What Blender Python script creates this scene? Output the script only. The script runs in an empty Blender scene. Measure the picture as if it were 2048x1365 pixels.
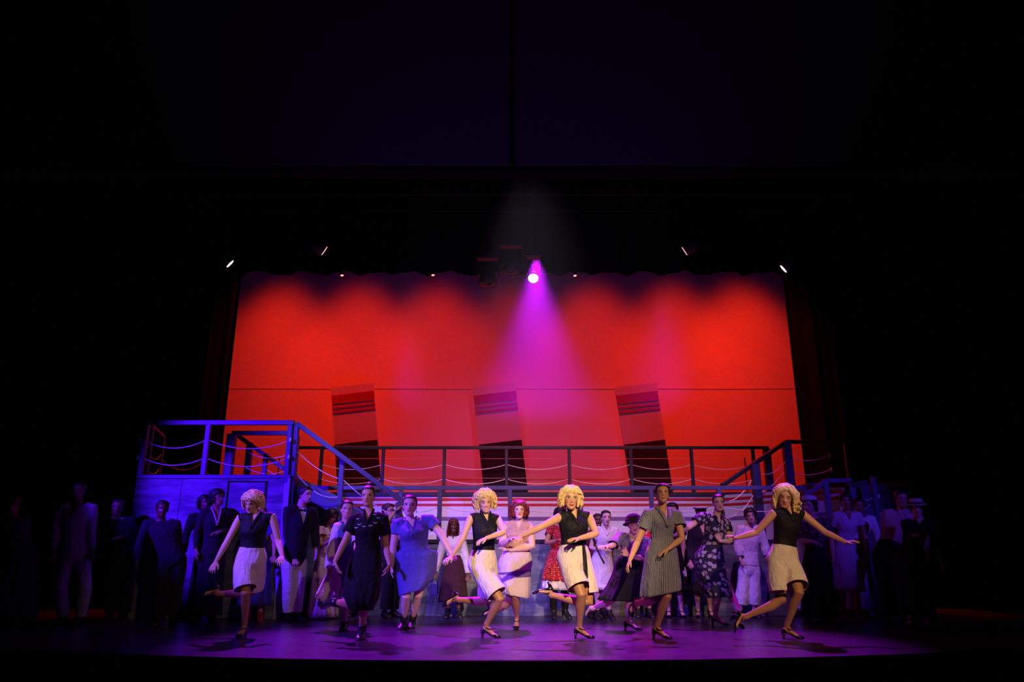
import bpy, bmesh, math, random, os
import numpy as np
from mathutils import Vector, Matrix

random.seed(7)
np.random.seed(7)
SC = bpy.context.scene
COL = SC.collection

# ------------------------------------------------------------------ camera
FPX, CX, CY, TILT, CAMZ = 1489.0, 1024.0, 682.5, math.radians(16.63), 0.80
cam_data = bpy.data.cameras.new('camera')
cam_data.sensor_fit = 'HORIZONTAL'
cam_data.sensor_width = 36.0
cam_data.lens = FPX / 2048.0 * 36.0
cam_data.clip_end = 200
cam = bpy.data.objects.new('camera', cam_data)
COL.objects.link(cam)
cam.location = (0, 0, CAMZ)
cam.rotation_euler = (math.pi / 2 + TILT, 0, 0)
SC.camera = cam

# ------------------------------------------------------------------ world, view
world = bpy.data.worlds.new('dark_auditorium')
SC.world = world
world.use_nodes = True
world.node_tree.nodes['Background'].inputs[0].default_value = (0.10, 0.08, 0.35, 1)
world.node_tree.nodes['Background'].inputs[1].default_value = 0.0015
SC.view_settings.view_transform = 'Standard'
SC.view_settings.look = 'None'
SC.view_settings.exposure = 0.0
SC.view_settings.gamma = 1.0
SC.view_settings.use_curve_mapping = False
SC.cycles.use_denoising = True
SC.cycles.max_bounces = 5
SC.cycles.diffuse_bounces = 2
SC.cycles.glossy_bounces = 3
SC.cycles.sample_clamp_indirect = 3.0


# ------------------------------------------------------------------ stage lamps
def spot(name, loc, target, color, energy, angle, blend=0.6, radius=0.08):
    d = bpy.data.lights.new(name, 'SPOT')
    d.color = color
    d.energy = energy
    d.spot_size = math.radians(angle)
    d.spot_blend = blend
    d.shadow_soft_size = radius
    o = bpy.data.objects.new(name, d)
    COL.objects.link(o)
    o.location = loc
    o.rotation_euler = (Vector(target) - Vector(loc)).to_track_quat('-Z', 'Y').to_euler()
    return o


# red wash down the cyclorama, hung behind the border
for x, e in [(-5.5, 1.0), (-3.65, 0.95), (-1.8, 0.85), (0.1, 0.40), (1.95, 0.85), (3.85, 0.95), (5.5, 1.15)]:
    spot('red_cyclorama_lamp', (x, 15.3, 9.5), (x * 1.02, 17.0, -6.7), (1.0, 0.020, 0.0015), 1500 * e, 66, 1.0, 0.22)
# front-of-house pink and violet washes on the striped wall, the funnels and the foot of the cyclorama
spot('pink_house_lamp', (2.6, 1.0, 4.9), (0.4, 14.5, 2.7), (1.0, 0.08, 0.40), 1000, 24, 0.9, 0.12)
spot('violet_house_lamp', (-2.6, 1.0, 4.9), (0.0, 14.5, 2.6), (1.0, 0.12, 0.50), 600, 24, 0.9, 0.12)
# lavender lamps over the dance floor on the line of people along the ship
spot('lavender_overhead_lamp', (-3.0, 8.3, 6.6), (-1.3, 12.6, 1.6), (0.78, 0.42, 1.0), 950, 40, 0.7, 0.08)
spot('lavender_overhead_lamp', (0.3, 8.3, 6.6), (0.3, 13.2, 1.5), (0.86, 0.66, 1.0), 620, 44, 0.7, 0.08)
spot('lavender_overhead_lamp', (3.4, 8.3, 6.6), (2.6, 12.6, 1.6), (0.88, 0.30, 1.0), 950, 38, 0.8, 0.08)
for x in (-2.7, 0.2, 3.0):
    spot('facade_lamp', (x, 8.3, 6.6), (x, 14.5, 1.65), (0.86, 0.62, 1.0), 560, 32, 0.9, 0.08)
spot('violet_side_lamp', (6.2, 5.2, 6.5), (2.2, 9.9, 1.1), (0.36, 0.15, 1.0), 1900, 15, 0.8, 0.05)
spot('pink_side_lamp', (-4.6, 1.0, 5.0), (-1.35, 9.5, 1.5), (1.0, 0.50, 0.80), 420, 9, 0.9, 0.05)
# violet beam of the moving head that faces the house, and its neighbours over the dance floor
BEAM = spot('violet_beam_lamp', (0.46, 13.15, 6.33), (0.30, 9.2, 0.0), (0.55, 0.006, 1.0), 14000, 32, 1.0, 0.10)
spot('violet_back_lamp', (-3.6, 13.1, 7.6), (-1.5, 8.6, 0.0), (0.40, 0.008, 1.0), 11000, 28, 0.9, 0.10)
spot('violet_back_lamp', (3.8, 13.1, 7.6), (2.1, 8.6, 0.0), (0.52, 0.008, 1.0), 8500, 28, 0.9, 0.10)
# deep blue wash from the left boom
spot('blue_side_lamp', (-8.6, 5.6, 4.6), (-4.1, 11.8, 1.75), (0.075, 0.004, 1.0), 9500, 24, 0.6, 0.08)
spot('blue_side_lamp', (-7.6, 4.6, 4.4), (-1.3, 9.6, 0.9), (0.17, 0.05, 1.0), 6000, 24, 0.7, 0.05)
# blue from the right boom for the right platform
spot('blue_side_lamp', (7.4, 5.0, 4.8), (4.8, 12.2, 1.7), (0.10, 0.025, 1.0), 1100, 24, 0.9, 0.08)
# warm light from the house, right of centre, on the front dancers
spot('warm_front_lamp', (1.9, 0.4, 4.7), (0.42, 8.5, 1.12), (1.0, 0.64, 0.38), 5600, 18, 0.9, 0.08)
spot('warm_front_lamp', (4.4, 0.6, 4.9), (2.45, 8.7, 1.0), (1.0, 0.56, 0.29), 1900, 22, 0.9, 0.08)
spot('warm_front_lamp', (2.2, 0.4, 5.0), (-2.4, 8.7, 1.0), (1.0, 0.54, 0.28), 520, 20, 0.9, 0.08)
# added lamp standing in for faint stage spill on the header
spot('added_header_spill', (0.0, 4.5, 1.0), (0.0, 7.6, 6.0), (0.36, 0.03, 1.0), 130, 80, 1.0, 0.3)


# ------------------------------------------------------------------ picture ray to stage point
_F = np.array([0.0, math.cos(TILT), math.sin(TILT)])
_U = np.array([0.0, -math.sin(TILT), math.cos(TILT)])
_R = np.array([1.0, 0.0, 0.0])
CAMP = np.array([0.0, 0.0, CAMZ])


def ray(px, py):
    d = _R * ((px - CX) / FPX) - _U * ((py - CY) / FPX) + _F
    return d / np.linalg.norm(d)


def at(px, py, Y):
    d = ray(px, py)
    return CAMP + d * (Y / d[1])


def ground(px, py, z=0.0):
    d = ray(px, py)
    return CAMP + d * ((z - CAMZ) / d[2])


# ------------------------------------------------------------------ materials
class N:
    """little expression helper on a node tree"""

    def __init__(self, name):
        self.m = bpy.data.materials.new(name)
        self.m.use_nodes = True
        self.t = self.m.node_tree
        self.b = self.t.nodes['Principled BSDF']

    def new(self, typ, **kw):
        n = self.t.nodes.new(typ)
        for k, v in kw.items():
            setattr(n, k, v)
        return n

    def put(self, sock, v):
        if isinstance(v, bpy.types.NodeSocket):
            self.t.links.new(v, sock)
        elif isinstance(v, (tuple, list)):
            sock.default_value = tuple(v) + ((1.0,) if len(v) == 3 and len(sock.default_value) == 4 else ())
        else:
            sock.default_value = v

    def math(self, op, a, b=0.0, c=None):
        n = self.new('ShaderNodeMath', operation=op)
        self.put(n.inputs[0], a)
        self.put(n.inputs[1], b)
        if c is not None:
            self.put(n.inputs[2], c)
        return n.outputs[0]

    def ell(self, x, z, cx, cz, a, b, soft=0.25):
        dx = self.math('MULTIPLY', self.math('SUBTRACT', x, cx), 1.0 / a)
        dz = self.math('MULTIPLY', self.math('SUBTRACT', z, cz), 1.0 / b)
        r = self.math('SQRT', self.math('ADD', self.math('MULTIPLY', dx, dx), self.math('MULTIPLY', dz, dz)))
        n = self.new('ShaderNodeMapRange', interpolation_type='SMOOTHSTEP')
        self.put(n.inputs['Value'], r)
        n.inputs['From Min'].default_value = 1.0 - soft
        n.inputs['From Max'].default_value = 1.0 + soft
        n.inputs['To Min'].default_value = 1.0
        n.inputs['To Max'].default_value = 0.0
        return n.outputs[0]

    def mix(self, f, a, b):
        n = self.new('ShaderNodeMix', data_type='RGBA')
        self.put(n.inputs[0], f)
        self.put(n.inputs[6], a)
        self.put(n.inputs[7], b)
        return n.outputs[2]

    def attr(self, name):
        n = self.new('ShaderNodeAttribute', attribute_name=name)
        return n.outputs['Vector']

    def xyz(self, v):
        n = self.new('ShaderNodeSeparateXYZ')
        self.put(n.inputs[0], v)
        return n.outputs

    def noise(self, v, scale, detail=3.0, rough=0.6):
        n = self.new('ShaderNodeTexNoise')
        if v is not None:
            self.put(n.inputs['Vector'], v)
        n.inputs['Scale'].default_value = scale
        n.inputs['Detail'].default_value = detail
        n.inputs['Roughness'].default_value = rough
        return n.outputs['Fac']

    def ramp(self, f, lo, hi):
        n = self.new('ShaderNodeMapRange')
        self.put(n.inputs['Value'], f)
        n.inputs['From Min'].default_value = lo
        n.inputs['From Max'].default_value = hi
        return n.outputs[0]

    def obj(self):
        return self.new('ShaderNodeTexCoord').outputs['Object']

    def bump(self, h, strength=0.3, dist=0.01):
        n = self.new('ShaderNodeBump')
        n.inputs['Strength'].default_value = strength
        n.inputs['Distance'].default_value = dist
        self.put(n.inputs['Height'], h)
        self.t.links.new(n.outputs[0], self.b.inputs['Normal'])

    def set(self, color=None, rough=None, metal=None, spec=None, sheen=None, coat=None):
        b = self.b.inputs
        if color is not None:
            self.put(b['Base Color'], color)
        if rough is not None:
            self.put(b['Roughness'], rough)
        if metal is not None:
            b['Metallic'].default_value = metal
        if spec is not None:
            b['Specular IOR Level'].default_value = spec
        if sheen is not None:
            b['Sheen Weight'].default_value = sheen
        if coat is not None:
            b['Coat Weight'].default_value = coat
        return self.m


_mats = {}


def plain(name, color, rough=0.6, metal=0.0, spec=0.4, grain=0.12, scale=30.0, bump=0.0, coat=None):
    """plain surface with a slight mottling of its own colour"""
    if name in _mats:
        return _mats[name]
    n = N(name)
    o = n.obj()
    f = n.noise(o, scale)
    c = n.mix(f, tuple(max(0, x * (1 - grain)) for x in color), tuple(min(1, x * (1 + grain)) for x in color))
    n.set(c, rough, metal, spec, coat=coat)
    if bump:
        n.bump(f, bump, 0.01)
    _mats[name] = n.m
    return n.m


def cloth(name, color, rough=0.85, kind=None, color2=(1, 1, 1), scale=1.0, wrinkle=0.35, sheen=0.05, color3=None):
    if name in _mats:
        return _mats[name]
    n = N(name)
    o = n.obj()
    g = n.attr('gco')
    x, y, z = n.xyz(g)
    c = color
    if kind == 'stripe':
        s = n.math('SINE', n.math('MULTIPLY', x, 2 * math.pi / (0.0125 * scale)))
        c = n.mix(n.ramp(s, -0.05, 0.35), color, color2)
    elif kind == 'dots':
        v = n.new('ShaderNodeTexVoronoi')
        n.put(v.inputs['Vector'], g)
        v.inputs['Scale'].default_value = 34.0 * scale
        v.inputs['Randomness'].default_value = 0.35
        c = n.mix(n.ramp(v.outputs['Distance'], 0.24, 0.16), color, color2)
    elif kind == 'floral':
        w = n.new('ShaderNodeTexVoronoi')
        n.put(w.inputs['Vector'], g)
        w.inputs['Scale'].default_value = 15.0 * scale
        w.inputs['Randomness'].default_value = 0.8
        f1 = n.noise(g, 60.0 * scale, 2.0)
        d = n.math('ADD', w.outputs['Distance'], n.math('MULTIPLY', n.math('SUBTRACT', f1, 0.5), 0.85))
        c = n.mix(n.ramp(d, 0.44, 0.34), color, color2)
        if color3:
            c = n.mix(n.ramp(w.outputs['Distance'], 0.14, 0.09), c, color3)
    elif kind == 'speck':
        f1 = n.noise(g, 150.0 * scale, 2.0)
        c = n.mix(n.ramp(f1, 0.5, 0.62), color, color2)
    elif kind == 'zigzag':
        q = n.math('PINGPONG', n.math('MULTIPLY', x, 1.0), 0.02)
        s = n.math('SINE', n.math('MULTIPLY', n.math('ADD', z, n.math('MULTIPLY', q, 0.9)), 2 * math.pi / (0.014 * scale)))
        f1 = n.math('MULTIPLY', n.math('SUBTRACT', n.noise(g, 90.0, 2.0), 0.5), 2.2)
        c = n.mix(n.ramp(n.math('ADD', s, f1), -0.35, 0.25), color, color2)
    else:
        f = n.noise(o, 14.0, 3.0)
        c = n.mix(f, tuple(k * 0.92 for k in color), tuple(min(1, k * 1.06) for k in color))
    n.set(c, rough, 0.0, 0.25, sheen)
    if wrinkle:
        mp = n.new('ShaderNodeMapping')
        n.put(mp.inputs['Vector'], o)
        mp.inputs['Rotation'].default_value = (0.3, 0.5, 0.6)
        mp.inputs['Scale'].default_value = (1.0, 1.0, 0.45)
        w1 = n.noise(mp.outputs[0], 15.0, 2.0, 0.5)
        w2 = n.math('ABSOLUTE', n.math('SUBTRACT', w1, 0.5))
        n.bump(n.math('ADD', n.math('MULTIPLY', w2, 1.6), n.noise(o, 7.0, 2.0)), wrinkle * 1.6, 0.035)
    _mats[name] = n.m
    return n.m


def skin(name, tone, lips=(0.45, 0.03, 0.04), brow=(0.06, 0.03, 0.015), eyes='open', mouth='closed', blush=0.35, gaze=0.0, tights=None):
    if name in _mats:
        return _mats[name]
    n = N(name)
    x0, y0, z0 = n.xyz(n.attr('headco'))
    ax = n.math('ABSOLUTE', x0)
    hosiery = n.ramp(y0, -0.7, -0.85)
    front = n.ramp(y0, 0.02, 0.035)
    o = n.obj()
    c = n.mix(n.noise(o, 12.0), tuple(k * 0.92 for k in tone), tuple(min(1, k * 1.06) for k in tone))

    if tights:
        c = n.mix(hosiery, c, tights)

    def over(c, mask, col, amt=1.0):
        f = n.math('MULTIPLY', n.math('MULTIPLY', mask, front), amt)
        return n.mix(f, c, col)

    c = over(c, n.ell(ax, z0, 0.042, -0.033, 0.022, 0.02, 0.7), (min(1, tone[0] * 1.05), tone[1] * 0.5, tone[2] * 0.5), blush)
    c = over(c, n.ell(ax, z0, 0.0325, 0.003, 0.021, 0.0125, 0.6), tuple(k * 0.45 for k in tone), 0.55)
    dark = (0.012, 0.008, 0.008)
    if eyes == 'open':
        c = over(c, n.ell(ax, z0, 0.0325, 0.0, 0.0155, 0.0068, 0.2), (0.75, 0.72, 0.70))
        c = over(c, n.ell(x0, z0, 0.0325 + gaze, 0.0005, 0.0063, 0.0068, 0.25), dark)
        c = over(c, n.ell(x0, z0, -0.0325 + gaze, 0.0005, 0.0063, 0.0068, 0.25), dark)
        c = over(c, n.ell(ax, z0, 0.033, 0.0075, 0.018, 0.0028, 0.4), dark)
        c = over(c, n.ell(ax, z0, 0.033, -0.0072, 0.014, 0.0014, 0.5), dark, 0.6)
    else:
        c = over(c, n.ell(ax, z0, 0.033, -0.004, 0.017, 0.0034, 0.4), dark)
    c = over(c, n.ell(ax, n.math('ADD', z0, n.math('MULTIPLY', n.math('ABSOLUTE', n.math('SUBTRACT', ax, 0.034)), 0.28)), 0.034, 0.0225, 0.019, 0.0036, 0.5), brow)
    c = over(c, n.ell(ax, z0, 0.008, -0.043, 0.0042, 0.0025, 0.5), tuple(k * 0.25 for k in tone), 0.8)
    if mouth == 'closed':
        c = over(c, n.ell(x0, z0, 0, -0.062, 0.0235, 0.0085, 0.25), lips)
        c = over(c, n.ell(x0, z0, 0, -0.062, 0.022, 0.0013, 0.4), dark, 0.7)
    elif mouth == 'smile':
        zz = n.math('SUBTRACT', z0, n.math('MULTIPLY', n.math('MULTIPLY', x0, x0), 9.0))
        c = over(c, n.ell(x0, zz, 0, -0.064, 0.029, 0.0105, 0.25), lips)
        c = over(c, n.ell(x0, zz, 0, -0.0635, 0.022, 0.0048, 0.25), (0.80, 0.76, 0.70))
    else:
        c = over(c, n.ell(x0, z0, 0, -0.064, 0.024, 0.0155, 0.2), lips)
        c = over(c, n.ell(x0, z0, 0, -0.0645, 0.017, 0.0095, 0.25), (0.03, 0.008, 0.008))
        c = over(c, n.ell(x0, z0, 0, -0.0585, 0.015, 0.0038, 0.3), (0.75, 0.7, 0.65))
    n.set(c, 0.45, 0.0, 0.35)
    _mats[name] = n.m
    return n.m


def hair_mat(name, color, rough=0.42):
    if name in _mats:
        return _mats[name]
    n = N(name)
    o = n.obj()
    f = n.noise(o, 55.0, 3.0)
    c = n.mix(n.ramp(f, 0.3, 0.7), tuple(k * 0.55 for k in color), tuple(min(1, k * 1.2) for k in color))
    n.set(c, rough, 0.0, 0.5)
    n.bump(n.noise(o, 130.0, 2.0), 0.5, 0.006)
    _mats[name] = n.m
    return n.m


def emit(name, color, strength):
    n = N(name)
    n.set((0, 0, 0), 0.5)
    n.put(n.b.inputs['Emission Color'], color)
    n.b.inputs['Emission Strength'].default_value = strength
    return n.m


# ------------------------------------------------------------------ mesh helpers
def npv(v):
    return np.array(v, dtype=float)


def unit(v):
    v = npv(v)
    l = np.linalg.norm(v)
    return v / l if l > 1e-9 else v


class MB:
    def __init__(self):
        self.V, self.F, self.n = [], [], 0

    def add(self, vf):
        V, F = vf
        V = np.asarray(V, dtype=float)
        self.V.append(V)
        o = self.n
        self.F.extend([tuple(i + o for i in f) for f in F])
        self.n += len(V)
        return self

    def arr(self):
        return np.concatenate(self.V) if self.V else np.zeros((0, 3))


def link_mesh(name, V, F, mat, parent=None, smooth=True, origin=None, attrs=None):
    """one mesh object; V in stage coordinates, stored relative to origin (or the parent's place)"""
    off = npv(parent['_o']) if parent is not None and '_o' in parent else npv(origin if origin is not None else (0, 0, 0))
    me = bpy.data.meshes.new(name)
    me.from_pydata((np.asarray(V) - off).tolist(), [], F)
    me.update()
    if smooth:
        me.polygons.foreach_set('use_smooth', np.ones(len(me.polygons), dtype=bool))
    if attrs:
        for k, a in attrs.items():
            at_ = me.attributes.new(k, 'FLOAT_VECTOR', 'POINT')
            at_.data.foreach_set('vector', np.asarray(a, dtype=np.float32).ravel())
    if mat is not None:
        me.materials.append(mat)
    o = bpy.data.objects.new(name, me)
    COL.objects.link(o)
    if parent is not None:
        o.parent = parent
        if '_o' in parent:
            o['_o'] = parent['_o']
    else:
        o.location = off
        o['_o'] = tuple(off)
    return o


def thing(name, label, cat, loc=(0, 0, 0), group=None):
    o = bpy.data.objects.new(name, None)
    o.empty_display_size = 0.1
    COL.objects.link(o)
    o.location = loc
    o['_o'] = tuple(float(k) for k in loc)
    o['label'] = label
    o['category'] = cat
    if group:
        o['group'] = group
    return o


def tag(o, label, cat, group=None, kind=None):
    o['label'] = label
    o['category'] = cat
    if group:
        o['group'] = group
    if kind:
        o['kind'] = kind
    return o


def box_vf(lo, hi, bev=0.0):
    (x0, y0, z0), (x1, y1, z1) = lo, hi
    if not bev:
        V = [(x0, y0, z0), (x1, y0, z0), (x1, y1, z0), (x0, y1, z0), (x0, y0, z1), (x1, y0, z1), (x1, y1, z1), (x0, y1, z1)]
        F = [(3, 2, 1, 0), (4, 5, 6, 7), (0, 1, 5, 4), (1, 2, 6, 5), (2, 3, 7, 6), (3, 0, 4, 7)]
        return V, F
    bm = bmesh.new()
    bmesh.ops.create_cube(bm, size=1.0)
    for v in bm.verts:
        v.co = Vector(((x0 + x1) / 2 + v.co.x * (x1 - x0), (y0 + y1) / 2 + v.co.y * (y1 - y0), (z0 + z1) / 2 + v.co.z * (z1 - z0)))
    bmesh.ops.bevel(bm, geom=bm.edges[:], offset=bev, segments=1, affect='EDGES')
    bm.verts.index_update()
    V = [tuple(v.co) for v in bm.verts]
    F = [tuple(v.index for v in f.verts) for f in bm.faces]
    bm.free()
    return V, F


def beam_vf(p, q, w, h=None):
    """square bar from p to q, edges broken a little"""
    p, q = npv(p), npv(q)
    h = h or w
    d = unit(q - p)
    up = npv((0, 0, 1)) if abs(d[2]) < 0.95 else npv((0, 1, 0))
    s = unit(np.cross(d, up))
    u = np.cross(s, d)
    b = 0.15
    prof = [(-1 + b, -1), (1 - b, -1), (1, -1 + b), (1, 1 - b), (1 - b, 1), (-1 + b, 1), (-1, 1 - b), (-1, -1 + b)]
    V, F = [], []
    for c in (p, q):
        for a, e in prof:
            V.append(c + s * a * w / 2 + u * e * h / 2)
    for i in range(8):
        j = (i + 1) % 8
        F.append((i, j, 8 + j, 8 + i))
    F.append(tuple(range(7, -1, -1)))
    F.append(tuple(range(8, 16)))
    return V, F


def loft_vf(rings, n=24, cap=True, power=1.0, close_ends=True):
    """rings: (centre, half vector u, half vector v)"""
    th = np.linspace(0, 2 * np.pi, n, endpoint=False)
    cs, sn = np.cos(th), np.sin(th)
    if power != 1.0:
        cs = np.sign(cs) * np.abs(cs) ** power
        sn = np.sign(sn) * np.abs(sn) ** power
    V = []
    for c, u, v in rings:
        V.append(npv(c)[None] + cs[:, None] * npv(u)[None] + sn[:, None] * npv(v)[None])
    V = np.concatenate(V)
    F = []
    m = len(rings)
    for k in range(m - 1):
        a, b = k * n, (k + 1) * n
        for i in range(n):
            j = (i + 1) % n
            F.append((a + i, a + j, b + j, b + i))
    if cap:
        F.append(tuple(range(n - 1, -1, -1)))
        F.append(tuple(range((m - 1) * n, m * n)))
    return V, F


def tube_vf(pts, rad, n=10, round_ends=True, flat=None):
    """tube along pts with radius list; flat = (axis, factor) squashes along an axis"""
    pts = [npv(p) for p in pts]
    rad = list(rad) if hasattr(rad, '__len__') else [rad] * len(pts)
    if round_ends:
        d0, d1 = unit(pts[0] - pts[1]), unit(pts[-1] - pts[-2])
        a, b = rad[0], rad[-1]
        pts = [pts[0] + d0 * a * 0.9, pts[0] + d0 * a * 0.6] + pts + [pts[-1] + d1 * b * 0.6, pts[-1] + d1 * b * 0.9]
        rad = [a * 0.42, a * 0.8] + rad + [b * 0.8, b * 0.42]
    m = len(pts)
    tang = []
    for i in range(m):
        t = unit(pts[min(i + 1, m - 1)] - pts[max(i - 1, 0)])
        tang.append(t)
    ref = npv((0, 0, 1)) if abs(tang[0][2]) < 0.9 else npv((1, 0, 0))
    u = unit(np.cross(tang[0], ref))
    rings = []
    for i in range(m):
        t = tang[i]
        u = unit(u - t * np.dot(u, t))
        v = np.cross(t, u)
        uu, vv = u * rad[i], v * rad[i]
        if flat is not None:
            ax, k = flat
            ax = unit(ax)
            uu = uu - ax * np.dot(uu, ax) * (1 - k)
            vv = vv - ax * np.dot(vv, ax) * (1 - k)
        rings.append((pts[i], uu, vv))
    return loft_vf(rings, n)


def ellipsoid_vf(c, ax, n=16, m=10):
    """ax: three half-axis vectors"""
    c = npv(c)
    ax = [npv(a) for a in ax]
    rings = []
    for k in range(m + 1):
        p = -math.pi / 2 + math.pi * k / m
        p = max(-1.45, min(1.45, p))
        rings.append((c + ax[2] * math.sin(p), ax[0] * math.cos(p), ax[1] * math.cos(p)))
    return loft_vf(rings, n)


def sag(p, q, drop, k=10):
    p, q = npv(p), npv(q)
    return [p + (q - p) * t + npv((0, 0, -4 * drop * t * (1 - t))) for t in np.linspace(0, 1, k + 1)]


# ------------------------------------------------------------------ voxel union in a scratch scene
TMP = bpy.data.scenes.new('scratch')


def _eval(me, setup):
    o = bpy.data.objects.new('scratch', me)
    TMP.collection.objects.link(o)
    setup(o)
    vl = TMP.view_layers[0]
    vl.update()
    dg = vl.depsgraph
    dg.update()
    r = bpy.data.meshes.new_from_object(o.evaluated_get(dg))
    TMP.collection.objects.unlink(o)
    bpy.data.objects.remove(o)
    bpy.data.meshes.remove(me)
    return r


def remesh(mb, voxel, iters=4, lam=0.5, keep=None, decimate=1.0):
    """join overlapping closed shells into one continuous surface; keep(V) -> 0..1 smoothing weight"""
    me = bpy.data.meshes.new('scratch')
    me.from_pydata(mb.arr().tolist(), [], mb.F)
    me.update()

    def s1(o):
        m = o.modifiers.new('r', 'REMESH')
        m.mode = 'VOXEL'
        m.voxel_size = voxel
    me = _eval(me, s1)
    nv = len(me.vertices)
    V = np.empty(nv * 3, dtype=np.float32)
    me.vertices.foreach_get('co', V)
    V = V.reshape(-1, 3).astype(float)
    E = np.empty(len(me.edges) * 2, dtype=np.int32)
    me.edges.foreach_get('vertices', E)
    E = E.reshape(-1, 2)
    deg = np.bincount(E.ravel(), minlength=nv).astype(float)
    deg[deg == 0] = 1
    w = np.ones(nv) if keep is None else keep(V)
    for _ in range(iters):
        A = np.zeros_like(V)
        for k in range(3):
            A[:, k] = np.bincount(E[:, 0], V[E[:, 1], k], nv) + np.bincount(E[:, 1], V[E[:, 0], k], nv)
        A /= deg[:, None]
        V += (A - V) * (lam * w)[:, None]
    me.vertices.foreach_set('co', V.astype(np.float32).ravel())
    me.update()
    if decimate < 1.0:
        def s2(o):
            m = o.modifiers.new('d', 'DECIMATE')
            m.ratio = decimate
        me = _eval(me, s2)
        nv = len(me.vertices)
        V = np.empty(nv * 3, dtype=np.float32)
        me.vertices.foreach_get('co', V)
        V = V.reshape(-1, 3).astype(float)
    return me, V


def link_ready(name, me, V, mat, parent, attrs):
    off = npv(parent['_o'])
    me.name = name
    me.vertices.foreach_set('co', (V - off).astype(np.float32).ravel())
    me.polygons.foreach_set('use_smooth', np.ones(len(me.polygons), dtype=bool))
    for k, a in attrs.items():
        at_ = me.attributes.new(k, 'FLOAT_VECTOR', 'POINT')
        at_.data.foreach_set('vector', np.asarray(a, dtype=np.float32).ravel())
    me.materials.clear()
    me.materials.append(mat)
    me.update()
    o = bpy.data.objects.new(name, me)
    COL.objects.link(o)
    o.parent = parent
    o['_o'] = parent['_o']
    return o


# ================================================================== STAGE SHELL
def xat(px, Y, Z):
    return (px - CX) / FPX * (Y * math.cos(TILT) + (Z - CAMZ) * math.sin(TILT))


def zat(py, Y):
    return at(CX, py, Y)[2]


def edge_y(x):
    return 6.94 + 0.039 * x * x


YL, YU, YC = 12.5, 14.5, 17.0          # lower deck front, striped wall, cyclorama
Z1, Z2 = 1.17, 2.10                    # deck heights
XW = 13.0

# floor: painted hardboard, glossy, scuffed
n = N('stage_paint')
o_ = n.obj()
f_ = n.noise(o_, 3.2, 5.0, 0.65)
g_ = n.noise(o_, 26.0, 4.0, 0.7)
n.set(n.mix(n.ramp(g_, 0.35, 0.75), (0.034, 0.018, 0.040), (0.062, 0.034, 0.070)), n.math('ADD', n.math('MULTIPLY', f_, 0.18), 0.20), 0.0, 0.32)
n.bump(n.noise(o_, 6.0, 3.0), 0.10, 0.02)
STAGE = n.m
xs = np.linspace(-8.2, 8.2, 33)
V, F = [], []
for x in xs:
    V += [(x, edge_y(x), 0.0), (x, 19.0, 0.0)]
for i in range(len(xs) - 1):
    F.append((2 * i, 2 * i + 2, 2 * i + 3, 2 * i + 1))
fl = link_mesh('floor', V, F, STAGE, None, False)
fl['kind'] = 'structure'
black = plain('black_paint', (0.012, 0.012, 0.013), 0.75, grain=0.2)
V, F = [], []
for x in xs:
    y = edge_y(x)
    V += [(x, y, 0.0), (x, y - 0.02, -0.004), (x, y - 0.02, -0.05), (x, y, -0.055), (x, y, -1.25)]
for i in range(len(xs) - 1):
    for k in range(4):
        a = 5 * i + k
        F.append((a, a + 1, a + 6, a + 5))
tr = link_mesh('trim_1', V, F, black, None, False)
tr['kind'] = 'structure'
hf = link_mesh('floor_house', *box_vf((-XW, -3.0, -1.35), (XW, 8.2, -1.25)), black, None, False)
hf['kind'] = 'structure'
velour = plain('black_velour', (0.006, 0.006, 0.007), 0.95, spec=0.1)
dark_wall = plain('house_paint', (0.10, 0.095, 0.10), 0.9, spec=0.1)
for nm, lo, hi in (('wall_left', (-XW - 0.2, -3.0, -1.25), (-XW, 19.2, 15.0)), ('wall_right', (XW, -3.0, -1.25), (XW + 0.2, 19.2, 15.0)),
                   ('wall_back', (-XW, 19.0, -1.25), (XW, 19.2, 15.0)), ('ceiling', (-XW, 7.9, 13.0), (XW, 19.2, 13.2))):
    link_mesh(nm, *box_vf(lo, hi), velour, None, False)['kind'] = 'structure'
# header over the stage opening: two big panels with a dark joint between them
link_mesh('wall_front', *box_vf((-XW, 7.72, 5.17), (XW, 7.9, 13.2)), velour, None, False)['kind'] = 'structure'
for x0, x1 in ((-5.4, -0.035), (0.035, 5.4)):
    link_mesh('wall_front_panel', *box_vf((x0, 7.69, 5.24), (x1, 7.72, 12.9)), dark_wall, None, False)['kind'] = 'structure'

# ------------------------------------------------------------------ soft goods
def pleats(name, x0, x1, Y, z0, z1, amp, freq, mat, label, cat, scallop=0.0, seed=0, group=None):
    rng = random.Random(seed)
    ph = [rng.uniform(0, 6.28) for _ in range(4)]
    nx = int((x1 - x0) * 26)
    V, F = [], []
    for i in range(nx + 1):
        x = x0 + (x1 - x0) * i / nx
        w = math.sin(freq * x + ph[0] + 0.8 * math.sin(1.3 * x + ph[1])) + 0.4 * math.sin(2.3 * freq * x + ph[2])
        s = scallop * (0.6 * math.sin(freq * 0.8 * x + ph[3]) + 0.4 * math.sin(freq * 1.7 * x + ph[1]))
        for z, k in ((z1, 0.4), ((z0 + z1) / 2, 0.8), (z0 + s, 1.0)):
            V.append((x, Y + amp * w * k, z))
    for i in range(nx):
        for k in range(2):
            a = 3 * i + k
            F.append((a, a + 1, a + 4, a + 3))
    o = link_mesh(name, V, F, mat, None, True)
    return tag(o, label, cat, group)


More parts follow.
